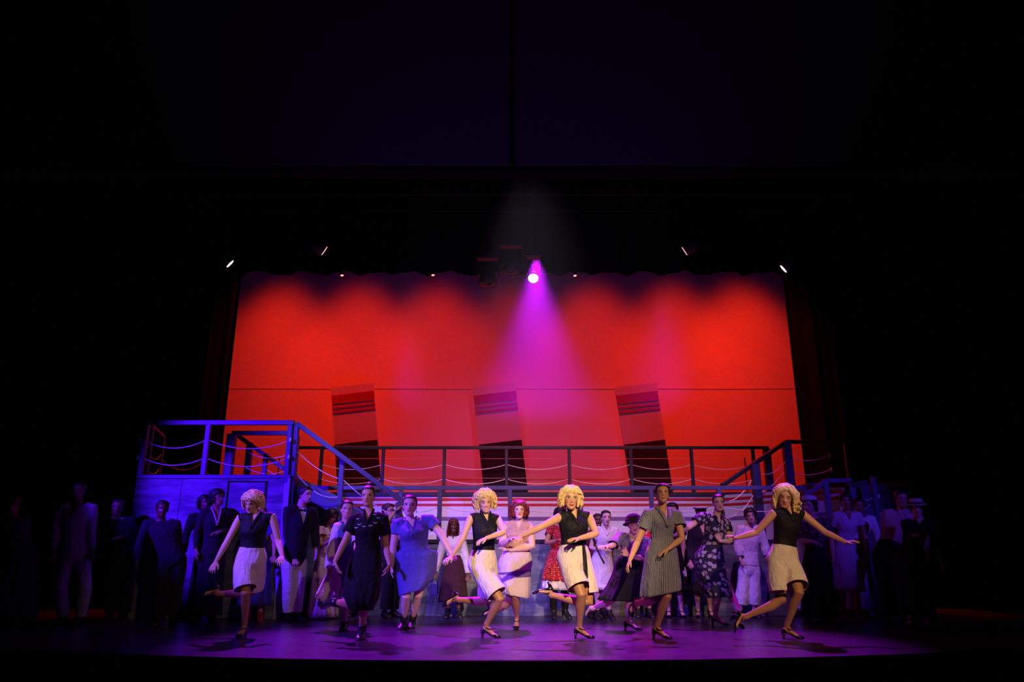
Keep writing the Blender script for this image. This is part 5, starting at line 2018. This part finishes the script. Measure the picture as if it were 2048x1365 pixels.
# ------------------------------------------------------------------ second row
jumper = cloth('slate_blue_jumper', (0.10, 0.15, 0.23), 0.85)
white_blouse = cloth('white_blouse_cotton', (0.70, 0.67, 0.68), 0.85)
p = Person('woman in a slate blue jumper dress over a white blouse with billowing sleeves', (694, 1020), gy=1263, gx=687, th=24, H=1.60, face=(22, 2, 6),
           nk=(692, 1046), pv=(693, 1133), sA=(676, 1054), sB=(708, 1055), armA=((665, 1098, '-'), (657, 1141, '-'), (672, 1152, '-')), armB=((716, 1080, '-'), (711, 1090, '-'), (716, 1106, '-')),
           legB=('g', (692, 1203), (687, 1263), 0), legA=('r', (685, 1200, '-'), (650, 1205, '+'), (630, 1206, '+')), bw=.94, shoes='boot',
           tone=skin('fair_skin_smile', FAIR, mouth='smile'))
p.top(white_blouse, t0=.40, sl=1.92, slr=.020, flare=.014, vneck=.05, vw=.045, e=.008, name='blouse')
p.top(jumper, t0=.28, t1=.93, sl=0, vneck=.16, vw=.06, e=.017, name='jumper_bodice')
p.skirt(white_blouse, [(682, 1096, 707, 1096), (664, 1130, 712, 1132), (646, 1166, 714, 1168), (633, 1198, 714, 1212)], .7, 11, .13, name='underskirt', seed=3)
p.skirt(jumper, [(681, 1094, 709, 1094), (677, 1128, 717, 1128), (678, 1165, 721, 1165), (681, 1206, 723, 1208)], .85, 8, .09, name='jumper_skirt', Yoff=-.06)
p.both_shoes(leather, 'oxford')
p.hair(dark_hair, 'lowbun', 9)

zig = cloth('red_cream_print', (0.34, 0.10, 0.08), 0.85, 'zigzag', (0.66, 0.52, 0.44))
panel = cloth('cream_mauve_skirt_cloth', (0.58, 0.50, 0.50), 0.85)
mauve = cloth('violet_skirt_band_cloth', (0.13, 0.09, 0.26), 0.85)
p = Person('woman with curly red hair in a red and cream printed blouse and pale skirt', (1038, 1023), gy=1260, gx=1034, th=-4, H=1.62, face=(4, -6, 0),
           nk=(1038, 1047), pv=(1033, 1127), sA=(1014, 1056), sB=(1059, 1057), armA=((1004, 1089, '-'), (1020, 1080, '-'), (1036, 1073, '-')), armB=((1064, 1093, '-'), (1014, 1102, '-'), (995, 1092, '-')),
           legB=('g', (1030, 1193), (1033, 1259), -4), legA=('r', (1021, 1199, '-'), (986, 1226, '+'), (980, 1244, '+')), bw=1.26, bd=1.25, bust=1.15, armk=1.2,
           tone=skin('pale_skin_closed', PALE, mouth='closed', lips=(.30, .01, .04), blush=.7, tights=HOSE))
p.top(zig, t0=.28, sl=0, vneck=.12, vw=.05, e=.016, name='blouse', e0=.02)
sk = [(1003, 1107, 1060, 1107), (998, 1130, 1061, 1132), (996, 1150, 1061, 1154), (1002, 1176, 1060, 1178), (1009, 1188, 1058, 1197)]
p.skirt(panel, sk, .85, 6, .06, waist=.32)
band = [(995, 1146, 1062.5, 1141), (996.5, 1153, 1062, 1146), (998, 1160, 1062, 1153)]
p.skirt(mauve, band, .90, 6, .03, name='skirt_band', sub=3, minb=.125)
p.both_shoes(patent, 'pump')
p.hair(red_hair, 'curly', 12, 1.02)

speck = cloth('grey_speckled_blouse', (0.045, 0.04, 0.07), 0.8, 'speck', (0.42, 0.38, 0.48))
brown_felt = cloth('brown_felt', (0.028, 0.012, 0.014), 0.9)
p = Person('woman in a brown cloche hat and speckled blouse bending forward, black skirt swinging', (1267, 1050), gy=1262, gx=1264, th=-6, H=1.62, face=(-4, 8, -4),
           nk=(1265, 1074), pv=(1263, 1132), sA=(1241, 1075), sB=(1290, 1082), armA=((1226, 1092, '-'), (1212, 1095, '-'), (1200, 1092, '-')), armB=((1287, 1118, '-'), (1256, 1112, '-'), (1243, 1093, '-')), palmB=(0, -1, 0),
           legB=('g', (1259, 1207), (1266, 1262), 68), legA=('r', (1228, 1196, '-'), (1186, 1218, '+'), (1187, 1240, '+')), dyn=-.22, bw=1.05,
           tone=skin('fair_skin_closed', FAIR, eyes='down', mouth='closed', lips=(.25, .01, .02)))
p.top(speck, t0=.24, sl=1.0, slr=.020, vneck=.11, vw=.05, e=.014, name='blouse', flare=.012)
p.vstrips(speck, .11, .016, .03, .055, 'collar', .018)
p.skirt(black_cloth, [(1236, 1110, 1288, 1115), (1228, 1140, 1287, 1145), (1214, 1172, 1285, 1176), (1196, 1200, 1279, 1202)], .75, 9, .12, waist=.28)
p.shoe('B', patent)
p.shoe('A', blue_shoe)
p.hair(brown_hair, 'lowbun', 13)
p.hat('cloche', brown_felt, cloth('brown_hat_band', (0.05, 0.018, 0.02)))

# ------------------------------------------------------------------ line along the ship
suit_black = cloth('black_suit_wool', (0.010, 0.010, 0.014), 0.85)
white_trouser = cloth('white_trouser_cotton', (0.62, 0.60, 0.62), 0.85)
p = Person('man in dark dinner jacket, bow tie and white trousers, in profile beside the stair', (611, 991), gy=1243, gx=584, th=38, H=1.80, man=True, face=(62, 2, 0), bw=.96,
           nk=(602, 1017), pv=(588, 1118), armA=((575, 1077, '+'), (588, 1118, '-'), (592, 1130, '-')), shoes='oxford', lo=True,
           legA=('g', None, (576, 1243), 30), legB=('g', None, (594, 1242), 45), tone=skin('fair_skin_man', FAIR, lips=(.45, .2, .16), mouth='closed', blush=.1))
p.legs_cloth(white_trouser, 1.92, .018, .020, .3, 'trousers')
p.top(cloth('white_dress_shirt', (.75, .73, .75)), t0=.30, sl=0, vneck=0, e=.010, name='shirt')
p.top(suit_black, t0=-.14, sl=1.9, slr=.020, vneck=.30, vw=.085, e=.026, name='dinner_jacket', e0=.034)
p.vstrips(suit_black, .30, .018, .03, .090, 'lapel', .032)
c = p.N + p.tf * .082 - p.ax * .03
bt = MB()
for sg in (-1, 1):
    bt.add(loft_vf([(c + p.slat * sg * .004, p.ax * .010, p.tf * .008), (c + p.slat * sg * .03, p.ax * .018, p.tf * .009), (c + p.slat * sg * .048, p.ax * .022, p.tf * .008)], 10))
link_mesh('bow_tie', bt.arr(), bt.F, suit_black, p.root)
p.both_shoes(leather, 'oxford')
p.hair(black_hair, 'short', 15)

cream = cloth('cream_satin', (0.62, 0.50, 0.44), 0.6)
p = Person('woman in a long cream dress with puffed sleeves and loose dark hair, head bowed', (664, 1033), gy=1239, gx=648, th=42, H=1.56, face=(55, 24, 0), bw=.92, lo=True,
           nk=(656, 1056), pv=(650, 1134), armA=((644, 1092, '-'), (664, 1080, '-'), (668, 1066, '-')), armB='chest', tone=skin('brown_skin_down', BRN, eyes='down', mouth='closed'))
p.top(cream, t0=.30, sl=.40, slr=.036, vneck=.08, vw=.05, e=.012, name='bodice')
p.autoskirt(cream, .03, 1.08, 1.55, .36, .9, folds=10, amp=.10)
p.both_shoes(leather, 'oxford')
p.hair(black_hair, 'long', 16)

dark_red_shirt = cloth('rust_print_shirt', (0.16, 0.04, 0.035), 0.8, 'speck', (0.40, 0.16, 0.12))
p = Person('man with cropped hair looking through binoculars behind the black dress', (777, 1024), gy=1237, gx=776, th=50, H=1.68, man=True, face=(58, -2, 0), bw=.95, lo=True, Y=12.15,
           armA='eyes', armB='eyes', shoes='oxford', tone=skin('tan_skin_man', TAN, lips=(.4, .18, .14), blush=.1))
p.legs_cloth(suit_black, 1.95, .018, .018, .3, 'trousers')
p.top(dark_red_shirt, t0=.16, sl=.6, slr=.02, vneck=.08, vw=.05, e=.018, name='shirt')
p.both_shoes(leather, 'oxford')
p.hair(brown_hair, 'short', 17)
b1 = p.L(0, .155, .002)
bn = thing('binoculars', 'small black binoculars held up to the cropped-haired man\'s eyes', 'binoculars', tuple(b1))
for sg in (-1, 1):
    cc = p.L(sg * .033, .125, .002)
    link_mesh('barrel', *tube_vf([cc, cc + p.hf * .045, cc + p.hf * .055, cc + p.hf * .10], [.016, .018, .023, .025], 12, False), leather, bn)
link_mesh('bridge', *tube_vf([p.L(-.03, .16, .002), p.L(.03, .16, .002)], .010, 8), leather, bn)

pinkish = cloth('dusty_pink_cloth', (0.45, 0.20, 0.20), 0.85)
p = Person('half-hidden person in dusty pink between the blue jumper and the black dress', (712, 1026), gy=1234, gx=714, th=10, H=1.58, face=(10, 0, 0), bw=.92, lo=True, tone=skin('tan_skin_b', TAN, mouth='closed'))
p.top(pinkish, t0=.2, sl=.6, vneck=.06, e=.014, name='blouse')
p.autoskirt(suit_black, .35, 1.05, 1.2, .32)
p.both_shoes(leather, 'oxford')
p.hair(auburn_hair, 'lowbun', 18)

maroon = cloth('maroon_pleated_cloth', (0.045, 0.010, 0.022), 0.85)
p = Person('young woman with long auburn hair in a white blouse and maroon pleated skirt', (907, 1053), gy=1237, gx=906, th=6, H=1.50, face=(16, 4, 4), bw=.94, lo=True,
           armA=((879, 1113, '-'), (870, 1146, '-'), (869, 1160, '-')), armB=((932, 1117, '-'), (936, 1150, '-'), (935, 1164, '-')), tone=skin('deep_skin_smile', DEEP, mouth='smile', lips=(.2, .03, .03)))
p.top(white_blouse, t0=.28, sl=1.9, slr=.022, flare=.010, vneck=.05, vw=.04, e=.012, name='blouse')
p.autoskirt(maroon, .24, 1.12, 1.5, .36, .8, folds=16, amp=.10)
p.both_shoes(leather, 'oxford')
p.hair(auburn_hair, 'long', 19)
w_ = p.arms['A'][2] + p.arms['A'][3] * .09
hb = thing('handbag', 'small violet box handbag hanging from the auburn-haired woman\'s hand', 'bag', tuple(w_ + npv((0, 0, -.20))))
link_mesh('bag_body', *box_vf(w_ + npv((-.055, -.07, -.27)), w_ + npv((.055, .07, -.09)), .012), plain('violet_leather', (.07, .05, .25), .5), hb, False)
link_mesh('handle', *tube_vf([w_ + npv((-.045, 0, -.09)), w_ + npv((-.03, 0, -.02)), w_ + npv((0, 0, .0)), w_ + npv((.03, 0, -.02)), w_ + npv((.045, 0, -.09))], .007, 6), leather, hb)

dots = cloth('red_polka_dot', (0.36, 0.012, 0.018), 0.8, 'dots', (0.75, 0.60, 0.55))
p = Person('woman in a red polka-dot dress with a white petticoat hem and black stockings', (1121, 1032), gy=1238, gx=1119, th=14, H=1.62, face=(20, 4, 0), bw=1.05, lo=True,
           armA=((1093, 1087, '-'), (1114, 1082, '-'), (1124, 1078, '-')), armB='clasp', tone=skin('brown_skin', (0.42, 0.20, 0.12), mouth='closed'))
p.top(dots, t0=.28, sl=.45, slr=.018, vneck=.07, vw=.05, e=.013, name='bodice')
p.autoskirt(white_blouse, .42, 1.08, 1.55, .20, .85, folds=14, amp=.08, name='petticoat')
p.autoskirt(dots, .55, 1.14, 1.52, .36, .87, folds=8, amp=.08)
p.legs_cloth(black_cloth, 1.98, .006, .004, -.02, 'stockings')
p.both_shoes(leather, 'oxford')
p.hair(black_hair, 'full', 20)

p = Person('woman in a white button-front shirt dress with clasped hands, hair parted back', (1211.5, 1037), gy=1240, gx=1207, th=8, H=1.56, face=(6, 0, 0), bw=1.0, lo=True,
           nk=(1211.5, 1056), armA=((1181, 1097, '-'), (1205, 1100, '-'), (1216, 1100, '-')), armB=((1240, 1097, '-'), (1220, 1100, '-'), (1211, 1102, '-')), tone=skin('pale_skin_open', PALE, mouth='open', lips=(.5, .03, .08)))
wd = cloth('white_shirt_dress', (0.74, 0.70, 0.72), 0.8)
p.top(wd, t0=.28, sl=.45, slr=.02, vneck=.11, vw=.045, e=.014, name='bodice')
p.vstrips(wd, .11, .018, .02, .055, 'collar', .016)
p.autoskirt(wd, .42, 1.08, 1.34, .36, .85, folds=6, amp=.05)
mb = MB()
for t in (.6, .45, .3, .16, .02, -.12):
    c, u, v = p.ring(t, .02)
    mb.add(ellipsoid_vf(c + v * 1.10 + u * .15, ((.009, 0, 0), (0, .006, 0), (0, 0, .009)), 8, 6))
link_mesh('buttons', mb.arr(), mb.F, silver, p.root)['kind'] = 'stuff'
p.both_shoes(leather, 'oxford')
p.hair(black_hair, 'lowbun', 21)

p = Person('dark-skinned person in rust brown half hidden behind the white shirt dress', (1195, 1043), gy=1233, gx=1191, th=4, H=1.54, face=(4, 0, 0), bw=.95, lo=True, Y=12.22, tone=skin('deep_skin_smile_b', DEEP, mouth='smile', lips=(.25, .05, .05)))
rust = cloth('rust_brown_cloth', (0.13, 0.03, 0.022))
p.top(rust, t0=.2, sl=1.8, vneck=.05, e=.016, name='jacket')
p.autoskirt(rust, .30, 1.05, 1.2, .32)
p.both_shoes(leather, 'oxford')
p.hair(black_hair, 'slick', 22)

scarlet = cloth('scarlet_cloth', (0.62, 0.012, 0.010), 0.75)
p = Person('person in a bright scarlet cape glimpsed behind the cloche hat', (1289, 1044), gy=1236, gx=1288, th=0, H=1.56, face=(0, 0, 0), bw=1.0, lo=True, tone=skin('fair_skin_c', FAIR))
p.top(scarlet, t0=.2, sl=.9, slr=.03, vneck=.05, e=.018, name='cape')
p.autoskirt(scarlet, .42, 1.1, 1.3, .32, .85, folds=7, amp=.10)
p.both_shoes(leather, 'oxford')
p.hair(brown_hair, 'lowbun', 23)

p = Person('dark-haired woman in black partly hidden behind the pinstriped dress, strapped heels', (1344, 1023), gy=1236, gx=1351, th=-4, H=1.66, face=(-10, 0, 0), bw=1.0, lo=True,
           armB=((1366, 1100, '-'), (1364, 1132, '-'), (1364, 1146, '-')), tone=skin('fair_skin_d', FAIR))
p.top(black_cloth, t0=.2, sl=.5, vneck=.08, e=.014, name='bodice')
p.autoskirt(black_cloth, .38, 1.05, 1.25, .34)
p.both_shoes(patent, 'pump')
p.hair(black_hair, 'full', 24)
w_ = p.arms['B'][2] + p.arms['B'][3] * .08
pu = thing('clutch_purse', 'small patterned purse in the hand of the woman behind the pinstripes', 'bag', tuple(w_ - npv((0, 0, .1))))
link_mesh('purse_body', *box_vf(w_ + npv((-.065, -.04, -.12)), w_ + npv((.065, .02, -.02)), .014), cloth('cream_print_purse', (.55, .45, .42), .7, 'speck', (.12, .05, .06), .5), pu, False)
link_mesh('clasp', *tube_vf([w_ + npv((-.06, -.01, -.018)), w_ + npv((.06, -.01, -.018))], .008, 6), silver, pu)

captain = cloth('dark_uniform_wool', (0.014, 0.010, 0.018), 0.85)
p = Person('person in a white peaked captain\'s cap and dark uniform behind the floral dress', (1401, 1030), gy=1236, gx=1409, th=-6, H=1.60, face=(-8, 4, 0), bw=1.02, lo=True,
           armA=((1379, 1095, '-'), (1381, 1124, '-'), (1384, 1138, '-')), tone=skin('tan_skin_e', TAN))
p.top(captain, t0=-.10, sl=1.9, vneck=.16, e=.022, name='uniform_jacket')
p.autoskirt(captain, .34, 1.08, 1.15, .2)
p.both_shoes(patent, 'pump')
p.hair(brown_hair, 'slick', 25)
p.hat('peaked', cloth('white_cap_cloth', (.72, .70, .68)), plain('black_cap_band', (.012, .011, .012), .4))

sailor = cloth('white_sailor_cotton', (0.70, 0.66, 0.70), 0.85)
p = Person('short-haired boy in loose white sailor shirt and wide cropped trousers, scowling', (1500, 1033), gy=1237, gx=1498, th=-4, H=1.52, man=True, face=(-14, 6, -6), bw=.86, lo=True,
           nk=(1500, 1054), pv=(1499, 1136), armA=((1476, 1092, '-'), (1481, 1121, '-'), (1486, 1137, '-')), armB='down', legA=('g', None, (1482, 1237), -14), legB=('g', None, (1512, 1237), 14),
           tone=skin('fair_skin_scowl', FAIR, mouth='closed', lips=(.45, .18, .16), blush=.1), shoes='oxford')
p.legs_cloth(sailor, 1.66, .024, .040, .2, 'trousers')
p.top(sailor, t0=.06, sl=1.72, slr=.014, flare=.024, vneck=.10, vw=.06, e=.014, name='sailor_shirt', e0=.030)
p.both_shoes(leather, 'oxford')
p.hair(dark_hair, 'bob', 26)

paisley = cloth('dark_patterned_blouse', (0.035, 0.018, 0.025), 0.8, 'floral', (0.22, 0.13, 0.13), 1.2)
p = Person('woman with full dark hair and a white sailor cap, patterned blouse and long black skirt', (1617, 1012), gy=1243, gx=1634, th=-24, H=1.68, face=(-50, 2, 0), bw=1.08, lo=True,
           nk=(1626, 1038), pv=(1634, 1128), tone=skin('tan_skin_f', TAN), armA='clasp', armB='down')
p.top(paisley, t0=.24, sl=.9, slr=.022, vneck=.06, e=.016, name='blouse')
p.autoskirt(black_cloth, .04, 1.1, 1.35, .36, .85, folds=8, amp=.07)
p.both_shoes(leather, 'oxford')
p.hair(black_hair, 'full', 27)
p.hat('sailor', cloth('white_cap_cloth', (.72, .70, .68)))

p = Person('person in a white sailor outfit between the rightmost blonde dancer and the black skirt', (1598, 1030), gy=1233, gx=1600, th=0, H=1.55, face=(-6, 0, 0), bw=.95, lo=True, Y=12.2, tone=skin('fair_skin_g', FAIR), shoes='oxford')
p.legs_cloth(sailor, 1.9, .022, .035, .2, 'trousers')
p.top(sailor, t0=.0, sl=1.6, vneck=.1, e=.022, name='sailor_shirt')
p.both_shoes(leather, 'oxford')
p.hair(dark_hair, 'short', 28)

mauve_dress = cloth('pale_mauve_satin', (0.50, 0.40, 0.48), 0.6)
p = Person('dark-haired woman in a pale belted knee-length dress near the right end', (1690, 1004), gy=1242, gx=1696, th=-10, H=1.70, face=(-22, 4, 0), bw=1.0, lo=True, Y=11.4,
           armA=((1664, 1082, '-'), (1660, 1110, '-'), (1660, 1126, '-')), armB='down', tone=skin('brown_skin_b', (0.30, 0.14, 0.09)))
p.top(mauve_dress, t0=.28, sl=.5, slr=.02, vneck=.12, e=.015, name='bodice')
p.autoskirt(mauve_dress, .42, 1.1, 1.35, .36, .85, folds=9, amp=.09)
p.both_shoes(patent, 'pump')
p.hair(black_hair, 'bob', 29)

p = Person('person in white shirt and white trousers just behind the pale belted dress', (1716, 1014), gy=1238, gx=1722, th=-8, H=1.68, face=(-12, 0, 0), bw=1.0, lo=True, Y=12.0, man=True, shoes='oxford', tone=skin('brown_skin_man', (0.28, 0.13, 0.08), lips=(.2, .08, .07)))
p.legs_cloth(white_trouser, 1.92, .018, .02, .2, 'trousers')
p.top(white_blouse, t0=.1, sl=1.9, vneck=.08, e=.018, name='shirt')
p.both_shoes(leather, 'oxford')
p.hair(black_hair, 'short', 30)

dim_shirt = cloth('dusky_pink_shirt', (0.42, 0.27, 0.25), 0.85)
p = Person('man in a pale open-collared shirt and dark trousers standing in the right wing', (1800, 1000), gy=1247, gx=1792, th=-16, H=1.74, man=True, face=(-8, 4, 0), bw=1.0, lo=True, shoes='oxford', tone=skin('tan_skin_man_b', BRN, lips=(.3, .12, .1)))
p.legs_cloth(suit_black, 1.95, .018, .018, .3, 'trousers')
p.top(dim_shirt, t0=.18, sl=1.9, slr=.02, vneck=.12, vw=.04, e=.018, name='shirt')
p.vstrips(dim_shirt, .12, .016, .02, .055, 'collar', .02)
p.both_shoes(leather, 'oxford')
p.hair(black_hair, 'short', 31)

p = Person('woman in a pale brimmed hat and black dress in the right wing, hand on chest', (1831, 1017), gy=1255, gx=1838, th=-22, H=1.64, face=(-26, 8, 0), bw=1.02, lo=True,
           armA=((1822, 1085, '-'), (1829, 1072, '-'), (1838, 1068, '-')), armB='down', tone=skin('fair_skin_h', FAIR))
p.top(black_cloth, t0=.24, sl=1.9, vneck=.08, e=.016, name='bodice')
p.autoskirt(black_cloth, .12, 1.08, 1.3, .36)
p.both_shoes(patent, 'pump')
p.hair(dark_hair, 'bob', 32)
p.hat('brim', cloth('beige_straw', (.42, .33, .24)), cloth('brown_hat_band', (0.05, 0.018, 0.02)))

# dim figures at the left
p = Person('man in a white suit standing in the dark left wing', (159, 984), gy=1249, gx=138, th=10, H=1.84, man=True, face=(14, 0, 0), bw=1.0, lo=True, shoes='oxford',
           nk=(154, 1012), pv=(149, 1118), armA=((113, 1062, '-'), (106, 1104, '-'), (104, 1120, '-')), armB=((181, 1062, '-'), (184, 1104, '-'), (184, 1120, '-')),
           legA=('g', (121, 1180), (119, 1249), -8), legB=('g', (170, 1180), (156, 1249), 8), tone=skin('tan_skin_man_c', BRN, lips=(.3, .12, .1)))
p.legs_cloth(white_trouser, 1.92, .014, .012, .3, 'trousers')
p.top(white_trouser, t0=-.12, sl=1.85, slr=.018, vneck=.20, vw=.05, e=.022, name='jacket')
p.both_shoes(leather, 'oxford')
p.hair(black_hair, 'short', 33)

p = Person('woman in a long dark blue skirt at the far left edge of the stage', (30, 1012), gy=1250, gx=24, th=14, H=1.66, face=(20, 4, 0), bw=1.0, lo=True, armA='down', armB='clasp', tone=skin('tan_skin_i', BRN))
nightblue = cloth('night_blue_cloth', (0.05, 0.05, 0.12))
p.top(nightblue, t0=.26, sl=1.8, vneck=.08, e=.015, name='bodice')
p.autoskirt(nightblue, .03, 1.12, 1.7, .36, .9, folds=12, amp=.13)
p.both_shoes(leather, 'oxford')
p.hair(black_hair, 'lowbun', 34)

p = Person('man in a black suit beside the blue platform, hardly lit', (236, 1016), gy=1244, gx=232, th=16, H=1.74, man=True, face=(26, 2, 0), bw=1.0, lo=True, shoes='oxford', tone=skin('tan_skin_man_d', BRN, lips=(.3, .12, .1)), armA='down', armB='clasp')
p.legs_cloth(suit_black, 1.95, .018, .018, .3, 'trousers')
p.top(cloth('grey_shirt_cotton', (.35, .33, .36)), t0=.30, sl=0, vneck=0, e=.010, name='shirt')
p.top(suit_black, t0=-.12, sl=1.9, slr=.02, vneck=.26, vw=.05, e=.026, name='jacket', e0=.03)
p.both_shoes(leather, 'oxford')
p.hair(black_hair, 'short', 35)

p = Person('dark silhouetted person with bushy hair, just left of the woman by the blue door', (411, 1008), gy=1243, gx=404, th=26, H=1.70, face=(40, 0, 0), bw=1.05, lo=True, tone=skin('deep_skin_c', DEEP), armA='down', armB='clasp')
p.top(black_cloth, t0=.2, sl=1.9, vneck=.0, e=.018, name='blouse')
p.autoskirt(black_cloth, .10, 1.1, 1.25, .34)
p.both_shoes(leather, 'oxford')
p.hair(black_hair, 'full', 36)

p = Person('woman with curly dark hair in profile and a white open collar by the blue door', (436, 997), gy=1241, gx=438, th=34, H=1.72, face=(62, 0, 0), bw=1.0, lo=True, Y=11.1, tone=skin('brown_skin_c', (.30, .15, .10)), armA='down', armB='clasp')
p.top(suit_black, t0=.0, sl=1.9, vneck=.22, vw=.06, e=.02, name='jacket')
p.vstrips(cloth('dusky_collar', (.40, .30, .34)), .22, .014, .02, .066, 'collar', .022)
p.autoskirt(suit_black, .10, 1.1, 1.25, .3)
p.both_shoes(leather, 'oxford')
p.hair(black_hair, 'full', 37)

p = Person('dark silhouetted person in a suit before the left part of the blue platform', (326, 1020), gy=1250, gx=330, th=20, H=1.68, man=True, face=(30, 2, 0), bw=1.0, lo=True, shoes='oxford', tone=skin('deep_skin_d', DEEP), armA='down', armB='down')
p.legs_cloth(suit_black, 1.95, .018, .018, .3, 'trousers')
p.top(suit_black, t0=-.12, sl=1.9, slr=.02, vneck=.0, e=.024, name='jacket')
p.both_shoes(leather, 'oxford')
p.hair(black_hair, 'short', 38)

bluedress = cloth('deep_blue_cloth', (0.035, 0.045, 0.17), 0.8)
p = Person('woman in a deep blue dress hidden behind the leftmost blonde dancer', (524, 1030), gy=1240, gx=526, th=10, H=1.58, face=(16, 0, 0), bw=1.0, lo=True, Y=11.3, tone=skin('tan_skin_j', TAN), armA='clasp', armB=((549, 1084, '-'), (548, 1112, '-'), (547, 1126, '-')))
p.top(bluedress, t0=.24, sl=.5, vneck=.08, e=.015, name='bodice')
p.autoskirt(bluedress, .22, 1.1, 1.4, .36, .85, folds=9, amp=.09)
p.both_shoes(plain('red_leather', (.25, .02, .02), .4), 'oxford')
p.hair(black_hair, 'lowbun', 39)


# ------------------------------------------------------------------ tidy up
for sc_ in list(bpy.data.scenes):
    if sc_ is not SC and sc_.name.startswith('scratch'):
        bpy.data.scenes.remove(sc_)
for ob in bpy.data.objects:
    if '_o' in ob:
        del ob['_o']
